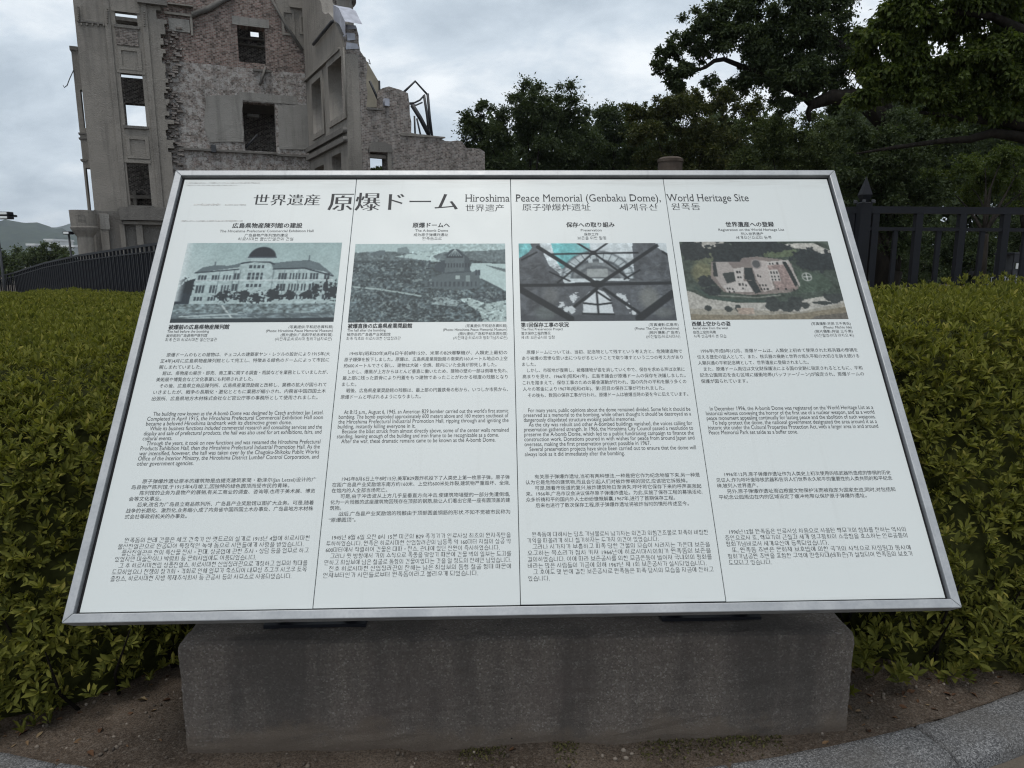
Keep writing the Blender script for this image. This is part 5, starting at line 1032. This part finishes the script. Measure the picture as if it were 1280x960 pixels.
# bare lower stems along the front
items = []
for i in range(170):
    x = random.uniform(-2.6, 2.6); y = float(front_y(x))+random.uniform(.05, .28); z0 = float(soil_z(np.array(x), np.array(y)))-.02
    p1 = (x+random.uniform(-.06, .06), y+random.uniform(-.1, .02), z0+random.uniform(.10, .2)); p2 = (p1[0]+random.uniform(-.12, .12), p1[1]+random.uniform(-.14, .05), p1[2]+random.uniform(.10, .25))
    items.append(tube_vf([(x, y, z0), p1, p2], [.007, .005, .002], 5, False))
V, F = join_vf(items); o = obj('lower_stems', py_mesh('lower_stems', np.array(V)-np.array(HL), F, True), MAT['bark'], hedge); o['kind'] = 'stuff'
sx0 = rng.uniform(1.04, 1.30, 46); P = np.stack([sx0, rng.uniform(1.98, 2.2, 46), rng.uniform(.06, .22, 46)], -1); V, F = whorls(P, np.tile(np.array([[0, -.6, .5]]), (46, 1)), .038, 7, True, .9); o = obj('foliage', fast_mesh('foliage', V-np.array(HL), F), MAT['hedge'], hedge); o['kind'] = 'stuff'
# low sprays hanging at the hedge foot
nS = 900; x = rng.uniform(-2.6, 2.6, nS); y = front_y(x)+rng.uniform(-.10, .22, nS); z = rng.uniform(.05, .34, nS)+.03
m_ = ~((x > -1.15) & (x < 1.12) & (y < 2.33)); P = np.stack([x, y, z], -1)[m_]
V, F = whorls(P, np.tile(np.array([[0, -.7, .3]]), (len(P), 1)), .038, 7, True, .9); o = obj('foliage', fast_mesh('foliage', V-np.array(HL), F), MAT['hedge'], hedge); o['kind'] = 'stuff'

# ------------------------------------------------------------------ trees
def crown(lobes, per, ln, droop=0.0, subs=10, near=False, flat=.8, q=1.9):
    """lobes: (centre, radius); leaves gathered in many small sprays so the outline stays ragged"""
    per = int(per*q); ln = ln*.68; subs = int(subs*1.25)
    Cs = []; Rs = []
    for c, r in lobes:
        m = max(5, int(subs)); d = rnd_unit(m); rr_ = r*(.15+.95*rng.random(m)**.6)
        Cs.append(c+d*rr_[:, None]*np.array([1.1, 1, flat])+rng.normal(0, .12*r, (m, 3))); Rs.append(r*(.14+.36*rng.random(m)**1.3))
    Cs = np.concatenate(Cs); Rs = np.concatenate(Rs)
    cnt = np.maximum(6, (per*(Rs/np.mean(Rs))**1.7).astype(int)); ci = np.repeat(np.arange(len(Cs)), cnt); n = len(ci)
    d = rnd_unit(n); rad = Rs[ci]*np.minimum(np.abs(rng.normal(0, .62, n)), 1.5); P = Cs[ci]+d*rad[:, None]*np.array([1.15, 1.1, .7])+np.array([0, 0, -droop*.25])*(rad**2/np.maximum(Rs[ci], .01))[:, None]
    D = d*.6+rnd_unit(n)*.7+np.array([0, 0, -droop]); Nn = np.array([0, 0, 1.])+rnd_unit(n)*.8
    l = ln*rng.uniform(.6, 1.3, n); return leaves(P, D, Nn, l, l*rng.uniform(.2, .34, n), near)
def tree(name, label, cat, base_px, Yb, lobes_px, mat, per, ln, trunk_r, subs=10, droop=.2, depth=1.0, group=None, fork=.35, limbs=7, near=False, flat=.8, base_xy=None, top_px=None):
    """lobes_px: (x, y, radius in px, distance offset)"""
    bx = np.array(base_xy) if base_xy is not None else plan(base_px, Yb); bz = float(terrain(bx[0], bx[1])); root = empty(name, (bx[0], bx[1], bz)); tag(root, label, cat, group); L0 = np.array([bx[0], bx[1], bz])
    lob = []
    for x, y, r, dy in lobes_px:
        Yl = Yb+dy; p = at_y(x, y, Yl); lob.append((p, r*Yl/FPX*(1.22 if Yb > 25 else 1.12)))
    V, F = crown(lob, per, ln, droop, subs, near, flat)
    o = obj('crown', fast_mesh('crown', V-L0, F), mat, root); o['kind'] = 'stuff'
    cc = np.mean([c for c, r in lob], 0); zf = bz+(cc[2]-bz)*fork; top = np.array([bx[0]+(cc[0]-bx[0])*.3, bx[1], zf])
    if top_px: top = at_y(top_px[0], top_px[1], Yb)
    mid = (L0+top)/2+np.array([random.uniform(-.2, .2), 0, 0])
    obj('trunk', tube('trunk', [L0-L0-np.array([0, 0, .3]), (mid-L0), (top-L0)], [trunk_r*1.35, trunk_r, trunk_r*.8], 9), MAT['bark'], root)
    for c, r in sorted(lob, key=lambda q: -q[1])[:limbs]:
        m1 = top+(c-top)*.45+np.array([random.uniform(-.3, .3), random.uniform(-.3, .3), .12*np.linalg.norm(c-top)])
        pts_ = [top-L0]; 
        for t in (.25, .5, .75, 1.0): pts_.append((1-t)**2*top+2*(1-t)*t*m1+t*t*(c+np.array([0, 0, r*.3]))-L0)
        obj('limb', tube('limb', pts_, [trunk_r*.45, trunk_r*.3, trunk_r*.2, trunk_r*.11, trunk_r*.03], 6), MAT['bark'], root)
    return root
G_ROW = 'trees in the row beyond the ruin'
tree('broadleaf_tree', 'tall dark tree with open ragged crown right beside the brick wing', 'tree', 668, 42, [(597, 165, 22, 0), (580, 148, 7, 0), (592, 152, 11, 0), (603, 136, 13, 0), (618, 165, 20, 1), (640, 126, 18, 0), (655, 140, 24, 1), (682, 132, 24, -1), (706, 138, 26, 0), (726, 148, 15, 0), (640, 160, 20, 1), (668, 165, 26, 1), (700, 165, 30, 0), (600, 192, 20, 0), (622, 190, 20, 1), (640, 205, 14, 0), (705, 200, 28, 1), (612, 212, 16, 0), (725, 180, 18, 0), (672, 185, 12, 0), (690, 218, 22, 0), (720, 212, 20, 0), (600, 225, 18, 0), (640, 228, 16, 0)], MAT['tree_dark'], 105, .24, .26, 9, .15, group=G_ROW, limbs=9)
tree('broadleaf_tree', 'lower dark tree with rounded crown in the middle of the tree row', 'tree', 760, 45, [(748, 165, 24, 0), (768, 150, 22, 0), (786, 152, 18, 1), (740, 188, 22, 0), (772, 182, 30, 0), (798, 178, 22, 0), (755, 208, 24, 0), (785, 208, 20, 1), (740, 222, 20, 0), (800, 215, 18, 0)], MAT['tree_dark'], 125, .26, .25, 11, .15, group=G_ROW)
tree('broadleaf_tree', 'olive green tree with flat spreading top behind the board', 'tree', 862, 39, [(803, 138, 15, 0), (822, 135, 16, 0), (842, 140, 20, 0), (868, 128, 16, 0), (888, 128, 18, 0), (910, 122, 15, 0), (930, 130, 15, 0), (945, 146, 12, 0), (815, 165, 22, 0), (850, 165, 26, 0), (885, 160, 26, 0), (918, 160, 24, 0), (835, 190, 20, 1), (905, 190, 24, 0), (870, 190, 20, 0), (925, 205, 22, 1), (815, 205, 16, 0), (850, 212, 16, 0), (890, 215, 18, 0)], MAT['tree_olive'], 125, .22, .24, 11, .1, group=G_ROW, flat=.6)
tree('broadleaf_tree', 'dense dark tree below the long overhanging bough', 'tree', 985, 30, [(950, 165, 20, 0), (972, 160, 24, 0), (962, 192, 26, 0), (998, 172, 28, 0), (1030, 170, 26, 1), (1000, 205, 30, 0), (1040, 205, 28, 0), (940, 205, 20, 0), (1065, 180, 26, 1), (1065, 215, 26, 0)], MAT['tree_mid'], 130, .17, .22, 12, .2, group=G_ROW)
# big camphor: the bough that reaches left over the sky
cam5 = tree('camphor_tree', 'large camphor tree reaching a leafy bough left across the sky', 'tree', 1105, 21, [(825, 84, 9, 0), (836, 66, 11, 0), (842, 96, 12, 0), (856, 52, 14, 0), (858, 84, 11, 0), (846, 108, 7, 0), (874, 34, 16, 0), (880, 62, 13, 0), (888, 100, 8, 0), (898, 18, 17, 0), (904, 46, 18, 0), (925, 12, 18, 0), (932, 40, 22, 0), (938, 68, 18, 0), (935, 98, 15, 0), (958, 22, 22, 0), (965, 55, 26, 0), (960, 92, 22, 0), (978, 108, 18, 0), (995, 20, 24, 0), (1000, 55, 28, 0), (995, 90, 26, 0), (1015, 112, 14, 0), (1030, 45, 26, 0), (1035, 80, 26, 0), (1035, 12, 22, 0), (1062, 55, 24, 1), (1060, 95, 24, 1), (950, -10, 22, 0), (1010, -12, 26, 0), (985, 130, 12, 0), (1055, 130, 16, 1)], MAT['tree_dark'], 98, .14, .38, 13, .25, limbs=0, top_px=(1110, 158))
L5 = Vector(cam5.location)
def bough(root, pix, Y_, rads, name='limb'):
    L_ = np.array(root.location); return obj(name, tube(name, [at_y(x, y, Y_)-L_ for x, y in pix], rads, 8), MAT['bark'], root)
bough(cam5, [(1108, 150), (1075, 122), (1040, 121), (1016, 130), (1003, 118), (985, 88), (960, 50)], 21, [.34, .26, .20, .16, .12, .09, .04])
bough(cam5, [(1016, 130), (1010, 140), (1012, 152)], 21, [.12, .08, .05])
bough(cam5, [(1003, 118), (960, 96), (920, 80), (905, 74), (893, 76), (882, 84), (866, 90), (846, 94)], 21, [.13, .10, .07, .065, .06, .05, .035, .015])
bough(cam5, [(1108, 150), (1085, 90), (1050, 60), (1010, 20)], 21, [.32, .24, .16, .05])
# nearer tree with drooping yellow-green sprays
nt6 = tree('camphor_tree', 'near tree at the right edge with drooping yellow green sprays', 'tree', 1420, 13.5, [(1085, 118, 14, 0), (1098, 92, 16, 0), (1108, 60, 20, 0), (1112, 25, 22, 0), (1120, 110, 20, 0), (1140, 80, 24, 0), (1150, 40, 26, 0), (1150, 110, 20, 0), (1170, 128, 14, 0), (1180, 85, 24, 0), (1190, 40, 26, 1), (1200, 110, 18, 0), (1215, 70, 24, 0), (1230, 30, 26, 1), (1240, 90, 22, 0), (1262, 60, 24, 0), (1268, 105, 22, 0), (1280, 20, 28, 1), (1290, 80, 26, 0), (1140, 0, 28, 0), (1200, -5, 28, 0), (1260, -15, 30, 0), (1320, 60, 30, 0), (1330, 110, 26, 0), (1225, 128, 16, 0), (1255, 140, 18, 0), (1195, 140, 14, 0), (1290, 145, 20, 0), (1180, 15, 24, 1), (1245, 60, 24, 1), (1265, 10, 26, 1), (1130, 55, 20, 1), (1210, 95, 20, 1), (1285, 120, 20, 1), (1090, 40, 16, 1), (1080, 75, 14, 1)], MAT['tree_near'], 92, .135, .42, 12, .75, limbs=0, top_px=(1420, 205))
bough(nt6, [(1420, 250), (1340, 170), (1260, 150), (1205, 148), (1150, 140)], 13.5, [.36, .26, .13, .06, .03])
bough(nt6, [(1340, 185), (1270, 170), (1240, 166), (1212, 174), (1180, 176), (1120, 184), (1070, 192)], 13.5, [.2, .10, .085, .07, .05, .035, .015])
bough(nt6, [(1420, 200), (1340, 70), (1240, 20), (1150, 10)], 13.5, [.3, .16, .07, .02])
# dark trees behind the right fence
G_D = 'dark trees behind the right fence'
tree('broadleaf_tree', 'shaded forked tree behind the fence at the right with yellowish leaves', 'tree', 1212, 22, [(1180, 215, 18, 2), (1200, 205, 18, 1), (1230, 205, 22, 2), (1262, 192, 20, 1), (1275, 215, 22, 1), (1240, 232, 20, 2), (1180, 240, 20, 2), (1210, 240, 22, 3), (1290, 240, 24, 2), (1150, 232, 18, 3)], MAT['tree_near'], 90, .13, .16, 11, .3, group=G_D, fork=.55)
tree('broadleaf_tree', 'dark dense tree behind the spear finial post', 'tree', 1130, 17.5, [(1105, 175, 26, 0), (1110, 215, 28, 0), (1112, 265, 26, 0), (1118, 300, 24, 0), (1090, 280, 22, 0), (1075, 160, 26, 0), (1095, 195, 30, 0), (1130, 165, 28, 1), (1140, 200, 30, 0), (1080, 235, 28, 0), (1120, 240, 30, 0), (1160, 230, 28, 0), (1055, 215, 24, 0), (1170, 180, 28, 0)], MAT['tree_dark'], 110, .12, .16, 12, .25, group=G_D)
tree('broadleaf_tree', 'dark tree mass at the far right under the overhanging boughs', 'tree', 1290, 30, [(1215, 165, 30, 0), (1250, 160, 32, 0), (1290, 165, 34, 0), (1205, 200, 30, 1), (1310, 205, 34, 0), (1340, 170, 34, 0), (1260, 240, 30, 3), (1200, 250, 28, 3), (1330, 245, 34, 0), (1230, 130, 30, 0), (1290, 125, 34, 0), (1180, 145, 26, 0)], MAT['tree_dark'], 130, .17, .3, 12, .25, group=G_D)
# shrubs closing the view low down beyond the fence
for j, (x, y, r, Y_, lab) in enumerate(((1080, 310, 26, 33, 'dark rounded shrub behind the finial post'), (1150, 305, 30, 38, 'dark rounded shrub behind the middle of the right fence'), (1205, 310, 26, 30, 'dark rounded shrub beside the forked tree'), (1290, 300, 34, 36, 'dark shrub at the far right edge behind the stall'), (1030, 300, 34, 36, 'dark shrub just behind the right edge of the board'))):
    tree('shrub', lab, 'shrub', x, Y_, [(x, y, r, 0), (x-r*.7, y+8, r*.7, .5), (x+r*.7, y+6, r*.7, .3), (x, y-r*.5, r*.6, 0), (x-4, y+r*.7, r*.9, 0)], MAT['tree_dark'], 110, .17, .08, 12, .1, limbs=4, group='shrubs under the right trees')

tree('shrub', 'green shrub seen through the arched window of the brick wing', 'shrub', 474, 34, [(474, 216, 12, 0), (468, 222, 10, 0), (482, 222, 10, 0), (474, 230, 14, 0)], MAT['tree_far'], 90, .2, .06, 10, .1, limbs=3)
# ------------------------------------------------------------------ far left: trees, houses, hills, lamps
G_L = 'hazy trees at the far left'
for x, y, r, Y_, lab in ((8, 328, 18, 92, 'hazy green tree at the left edge above the fence'), (34, 325, 20, 100, 'hazy green tree second from the left edge'), (62, 318, 19, 96, 'tallest hazy green tree below the white roof'), (86, 330, 11, 88, 'small dark conifer like tree left of the balcony shaft'), (-25, 322, 22, 95, 'hazy green tree cut off by the left edge')):
    tree('broadleaf_tree', lab, 'tree', x, Y_, [(x, y, r*.7, 0), (x-r*.6, y+6, r*.55, 0), (x+r*.6, y+5, r*.55, 0), (x-r*.2, y-r*.3, r*.5, 0), (x+r*.3, y-r*.2, r*.45, 0), (x, y+r*.6, r*.8, 0)], MAT['tree_far'] if x != 86 else MAT['tree_dark'], 55, .45, .25, 11, .1, limbs=4, group=G_L)
MAT['white_wall'] = simple('white_wall', (.62, .63, .63), .8, .2, var=.1, scale=.3); MAT['grey_wall'] = simple('grey_wall', (.36, .38, .39), .8, .2, var=.1, scale=.3); MAT['pane'] = simple('dark_pane', (.05, .06, .07), .2, .5)
def house(x0, x1, y0, Y_, label, mat, rows, cols):
    a = at_y(x0, y0, Y_); b_ = at_y(x1, y0, Y_); gz = float(terrain(a[0], Y_)); root = empty('distant_building', (a[0], Y_, gz)); tag(root, label, 'building', 'distant buildings at the left')
    W = b_[0]-a[0]; H = a[2]-gz
    obj('wall', box_mesh('wall', 0, W, 0, 12, 0, H), mat, root); obj('parapet', box_mesh('parapet', -.3, W+.3, -.3, 12.3, H, H+.7), MAT['white_wall'], root)
    for r_ in range(rows):
        for c_ in range(cols):
            xx = W*(c_+.5)/cols; zz_ = H-1.9-3.2*r_; obj('window', box_mesh('window', xx-W*.3/cols, xx+W*.3/cols, -.06, .05, zz_-.8, zz_+.7), MAT['pane'], root)
house(56, 66, 301, 260, 'small white distant building with flat roof below the hill', MAT['white_wall'], 2, 3); house(34, 43, 307, 240, 'low pale distant house among the hazy trees', MAT['grey_wall'], 1, 3); house(74, 92, 309, 250, 'pale grey distant block beside the balcony shaft', MAT['grey_wall'], 2, 5)
def hill(name, ridge, Y_, depth, seed):
    r_ = np.random.default_rng(seed); xs = np.array([p[0] for p in ridge]); ys = np.array([p[1] for p in ridge]); X = np.linspace(xs[0], xs[-1], 220); yr = np.interp(X, xs, ys)+r_.normal(0, .25, 220)
    crest = np.array([at_y(x, y, Y_) for x, y in zip(X, yr)]); rows = []
    for t in np.linspace(-1, 1, 25):
        h = np.cos(t*math.pi/2)**1.3; P = crest.copy(); P[:, 1] = Y_+t*depth; P[:, 2] = -2+(crest[:, 2]+2)*h+r_.normal(0, 5, 220)*h*(abs(t) > .02); rows.append(P)
    V = np.concatenate(rows); n = 220; ii = (np.arange(24)[:, None]*n+np.arange(n-1)[None]).ravel()
    k = NM(name+'_forest', .95, .05); v = k.vec(); k.color(k.ramp(k.noise(v, .02, 6, .7), [(.35, (.016, .024, .014)), (.65, (.04, .055, .028))]))
    tag(obj(name, fast_mesh(name, V, np.stack([ii, ii+1, ii+n+1, ii+n], -1), False), k.m), kind='structure')
hill('hill', [(-420, 300), (-300, 285), (-150, 283), (-60, 287), (0, 279), (12, 277), (26, 278), (40, 281), (55, 288), (70, 292), (90, 297), (120, 306), (180, 318), (260, 329)], 2600, 700, 3)
hill('far_hill', [(20, 322), (60, 300), (80, 288), (100, 281), (130, 276), (200, 284), (300, 300), (420, 326)], 4600, 900, 4)
# floodlights on poles
MAT['lamp_white'] = simple('lamp_white', (.7, .72, .72), .4, .4, var=.1)
def floodlight(x0, x1, y0, y1, Y_, px, label, two):
    a = at_y(x0, y0, Y_); b_ = at_y(x1, y1, Y_); pp = plan(px, Y_+.2); gz = float(terrain(*pp)); root = empty('floodlight', (pp[0], pp[1], gz)); tag(root, label, 'lamp', 'floodlights at the left'); O = Vector(root.location)
    zc = (a[2]+b_[2])/2
    obj('pole', tube('pole', [(0, 0, 0), (0, 0, b_[2]-gz+.05)], .035, 8), MAT['steel'], root)
    n = 2 if two else 1; h = (a[2]-b_[2])/n
    for i in range(n):
        z0 = b_[2]+h*i-O.z; obj('lamp_head', box_mesh('lamp_head', a[0]-O.x, b_[0]-O.x, -.34, -.10, z0+.01, z0+h-.01, .01), MAT['black'], root)
        hd = obj('lamp_glass', box_mesh('lamp_glass', a[0]-O.x+.03, b_[0]-O.x-.03, -.352, -.335, z0+h*.22, z0+h*.78, .003), MAT['lamp_white'], root)
    obj('bracket', box_mesh('bracket', min(a[0]-O.x, -.03), max(.03, b_[0]-O.x), -.10, .03, zc-O.z-.03, zc-O.z+.03), MAT['steel'], root)
floodlight(-6, 15, 264.5, 274.5, 20, 2, 'double white floodlight on a dark pole at the left edge', True)
floodlight(81, 90, 289, 293.5, 25.5, 90, 'small single floodlight beside the round balcony', False)

# ------------------------------------------------------------------ beyond the right fence: stall, boards, railing, pillar
MAT['stone'] = simple('brown_stone', (.075, .06, .05), .9, .1, var=.3, scale=4, bump=.4)
pc = at_y(838, 197, 19); pr = 14.5*19/FPX; gz = float(terrain(pc[0], 19)); root = empty('stone_pillar', (pc[0], 19, gz)); tag(root, 'brown round topped stone pillar just above the top edge of the board', 'pillar')
V = []; F = []; prof = [(pr, 0), (pr, pc[2]-gz-.12), (pr*1.06, pc[2]-gz-.12), (pr*1.06, pc[2]-gz-.05), (pr*.8, pc[2]-gz), (0.001, pc[2]-gz+.04)]
for i in range(24):
    for r_, z_ in prof: V.append((r_*math.cos(2*math.pi*i/24), r_*math.sin(2*math.pi*i/24), z_))
m = len(prof)
for i in range(24):
    j = (i+1) % 24
    for q in range(m-1): F.append((i*m+q, j*m+q, j*m+q+1, i*m+q+1))
obj('shaft', py_mesh('shaft', V, F), MAT['stone'], root)
def gpos(px, Y_): p = plan(px, Y_); return p[0], Y_, float(terrain(p[0], Y_))
# dark stall with pale lettering panel
x, y, z = gpos(1269, 26); st = empty('street_stall', (x, y, z)); tag(st, 'dark stall with white counter panel seen through the fence at the right edge', 'stall')
mpp = 26/FPX
obj('roof', box_mesh('roof', -.42, .36, -.5, .6, 1.72, 1.80, .01), MAT['black'], st); obj('back', box_mesh('back', -.40, .34, .5, .55, 0, 1.72), MAT['steel'], st)
obj('fascia', box_mesh('fascia', -.40, .34, -.49, -.46, 1.44, 1.72), MAT['black'], st); obj('counter_panel', box_mesh('counter_panel', -.30, .28, -.48, -.45, 1.22, 1.42), MAT['white_wall'], st); obj('counter', box_mesh('counter', -.40, .34, -.45, .5, .2, 1.2), MAT['steel'], st)
for sx_ in (-.38, .32): obj('post', box_mesh('post', sx_-.02, sx_+.02, -.46, -.42, 0, 1.72), MAT['black'], st)
x, y, z = gpos(1223, 31); bo = empty('notice_board', (x, y, z)); tag(bo, 'dark notice board with pale sheet behind the fence', 'notice board')
obj('board', box_mesh('board', -.5, .5, -.03, .03, .9, 2.5), MAT['black'], bo); obj('pale_sheet', box_mesh('pale_sheet', -.22, .24, -.045, -.031, 1.85, 2.16), MAT['grey_wall'], bo)
for sx_ in (-.45, .45): obj('leg', box_mesh('leg', sx_-.03, sx_+.03, -.03, .03, 0, .9), MAT['black'], bo)
x, y, z = gpos(1243, 24); ra = empty('low_railing', (x, y, z)); tag(ra, 'low pale metal railing seen between the fence bars', 'railing')
for z_ in (.35, .95): obj('rail', tube('rail', [(-.35, 0, z_), (.85, 0, z_)], .018, 6), MAT['grey_wall'], ra)
for i in range(13): obj('baluster', tube('baluster', [(-.33+i*.095, 0, 0), (-.33+i*.095, 0, .95)], .011, 5), MAT['grey_wall'], ra)
x, y, z = gpos(1249, 33); sb = empty('sandwich_board', (x, y, z)); tag(sb, 'pale tilted board standing beside the dark stall', 'board')
m1 = box_mesh('face', -.20, .16, -.02, .02, 1.02, 1.48); obj('face', m1, MAT['white_wall'], sb).rotation_euler = (0, .12, 0)
for sx_ in (-.1, .1): obj('leg', box_mesh('leg', sx_-.02, sx_+.02, -.02, .02, 0, 1.05), MAT['steel'], sb)

# ------------------------------------------------------------------ wood closing the view behind the right trees
def wood(name, x0, x1, yt, Y0, Y1, n, ln):
    x = rng.uniform(x0, x1, n); Yv = rng.uniform(Y0, Y1, n); k_ = (x-640)/FPX*math.cos(PITCH); X = k_*Yv
    top = np.interp(x, [p[0] for p in yt], [p[1] for p in yt])+14*np.sin(x*.09)+9*np.sin(x*.23+1)+6*np.sin(x*.61)
    zt_ = CAMH+(330-top)/FPX*Yv; z = -.1+(zt_+.1)*rng.random(n)**.8
    P = np.stack([X, Yv, z], -1); l = ln*rng.uniform(.6, 1.4, n)
    V, F = leaves(P, rnd_unit(n)+np.array([0, -.3, -.2]), rnd_unit(n)+np.array([0, -.4, .6]), l, l*.32, False)
    return tag(obj(name, fast_mesh(name, V, F), MAT['tree_dark']), 'dark far wood closing the view behind the right fence and trees', 'wood', kind='stuff')
wood('distant_wood', 925, 1560, [(925, 215), (960, 190), (1020, 165), (1060, 140), (1150, 110), (1300, 90), (1560, 80)], 46, 62, 60000, .50)

wd = wood('distant_wood', 588, 962, [(588, 205), (615, 178), (660, 166), (710, 160), (760, 176), (830, 166), (900, 160), (962, 172)], 50, 58, 26000, .46); wd['label'] = 'dark far wood behind the middle row of trees above the board'
# ------------------------------------------------------------------ litter, pebbles, moss on the bed
def on_bed(n, x0, x1, y0, y1):
    x = rng.uniform(x0, x1, n); y = rng.uniform(y0, y1, n); d = KR-np.hypot(x-KC[0], y-KC[1]); m = d > .02
    r = np.stack([x-org[0], y-org[1]], -1); u = r@E1[:2]; v_ = r@BK[:2]; m &= ~((u > -.005) & (u < PW+.005) & (v_ > -.005) & (v_ < .5))
    return x[m], y[m]
k = NM('dead_leaves', .8, .2); g = k.n.new('ShaderNodeNewGeometry'); k.color(k.ramp(g.outputs['Random Per Island'], [(0, (.045, .022, .012)), (.4, (.10, .052, .028)), (.75, (.16, .10, .055)), (1, (.22, .17, .10))])); MAT['dead'] = k.m
x, y = on_bed(2600, -2.4, 2.4, 1.55, 2.9); fy = front_y(x); keep = rng.random(len(x)) < np.clip(.10+1.1*np.exp(-np.abs(y-fy)/.18)+(x > 1.0)*.35, 0, 1); x, y = x[keep], y[keep]; n = len(x)
P = np.stack([x, y, soil_z(x, y)+.004], -1); D = rnd_unit(n); D[:, 2] *= .2; Nn = np.array([0, 0, 1.])+rnd_unit(n)*.35; l = rng.uniform(.012, .034, n)
V, F = leaves(P, D, Nn, l, l*rng.uniform(.16, .3, n), True, .8); tag(obj('leaf_litter', fast_mesh('leaf_litter', V, F), MAT['dead']), kind='stuff')
items = []; x, y = on_bed(1500, -2.2, 2.3, 1.55, 2.4); z = soil_z(x, y)
ico = bmesh.new(); bmesh.ops.create_icosphere(ico, subdivisions=1, radius=1); iv = np.array([v.co[:] for v in ico.verts]); ifc = np.array([[q.index for q in f.verts] for f in ico.faces]); ico.free()
s_ = rng.uniform(.002, .0075, len(x))**1.0; sc3 = s_[:, None]*rng.uniform(.6, 1.3, (len(x), 3)); Vp = (iv[None]*sc3[:, None]+np.stack([x, y, z+s_*.2], -1)[:, None]).reshape(-1, 3); Fp = (ifc[None]+(np.arange(len(x))*len(iv))[:, None, None]).reshape(-1, 3)
k = NM('pebble', .9, .15); g = k.n.new('ShaderNodeNewGeometry'); k.color(k.ramp(g.outputs['Random Per Island'], [(0, (.06, .05, .042)), (.6, (.13, .108, .088)), (1, (.25, .215, .18))]))
tag(obj('pebbles', fast_mesh('pebbles', Vp, Fp), k.m), kind='stuff')
# moss and tiny weeds along the foot of the plinth
u = rng.uniform(.45, PW+.2, 2600); patch = np.sin(u*9)+np.sin(u*23+1)*.6+np.sin(u*4.1+2) > .15; u = u[patch]; v_ = -np.abs(rng.normal(0, .035, len(u)))-.004
P = org[None]+E1[None]*u[:, None]+BK[None]*v_[:, None]; P[:, 2] = soil_z(P[:, 0], P[:, 1]); n = len(P); l = rng.uniform(.005, .013, n)
V, F = leaves(P, rnd_unit(n)*.8+np.array([0, -.2, .7]), rnd_unit(n)+np.array([0, 0, .6]), l, l*.3, False); k = NM('moss', .9, .1); g = k.n.new('ShaderNodeNewGeometry'); k.color(k.ramp(g.outputs['Random Per Island'], [(0, (.035, .036, .014)), (.6, (.075, .072, .028)), (1, (.13, .115, .05))]))
tag(obj('moss', fast_mesh('moss', V, F), k.m), kind='stuff')
# a few weeds in the hedge front
k = leaf_mat('weed_leaves', (.05, .08, .03), (.10, .15, .055), (.16, .2, .08), .5, .3)
for (px, py, Y_, lab) in ((1205, 462, 2.95, 'pale broad leaved weed sprouting from the right hedge'),):
    p = at_y(px, py, Y_); root = empty('weed', p); tag(root, lab, 'weed')
    n = 7; D = rnd_unit(n); D[:, 2] = np.abs(D[:, 2])*.3+.15; l = rng.uniform(.05, .09, n); V, F = leaves(np.zeros((n, 3))+rng.normal(0, .008, (n, 3)), D, np.array([0, -.4, 1.])+rnd_unit(n)*.2, l, l*.22, True, .5)
    obj('leaf_cluster', fast_mesh('leaf_cluster', V, F), k, root); obj('stem', tube('stem', [(0, 0.02, -.14), (0, .01, -.05), (0, 0, .005)], .003, 5), MAT['twig'], root)

# ------------------------------------------------------------------ haze
hz = obj('haze', box_mesh('haze', -9100, 9100, -150, 9150, -4.5, 330)); tag(hz, kind='stuff')
hm = bpy.data.materials.new('haze'); hm.use_nodes = True; hm.node_tree.nodes.remove(hm.node_tree.nodes['Principled BSDF'])
pv = hm.node_tree.nodes.new('ShaderNodeVolumePrincipled'); pv.inputs['Density'].default_value = .00011; pv.inputs['Color'].default_value = (.82, .90, 1, 1); pv.inputs['Anisotropy'].default_value = .2
hm.node_tree.links.new(pv.outputs[0], hm.node_tree.nodes['Material Output'].inputs['Volume']); hz.data.materials.append(hm)
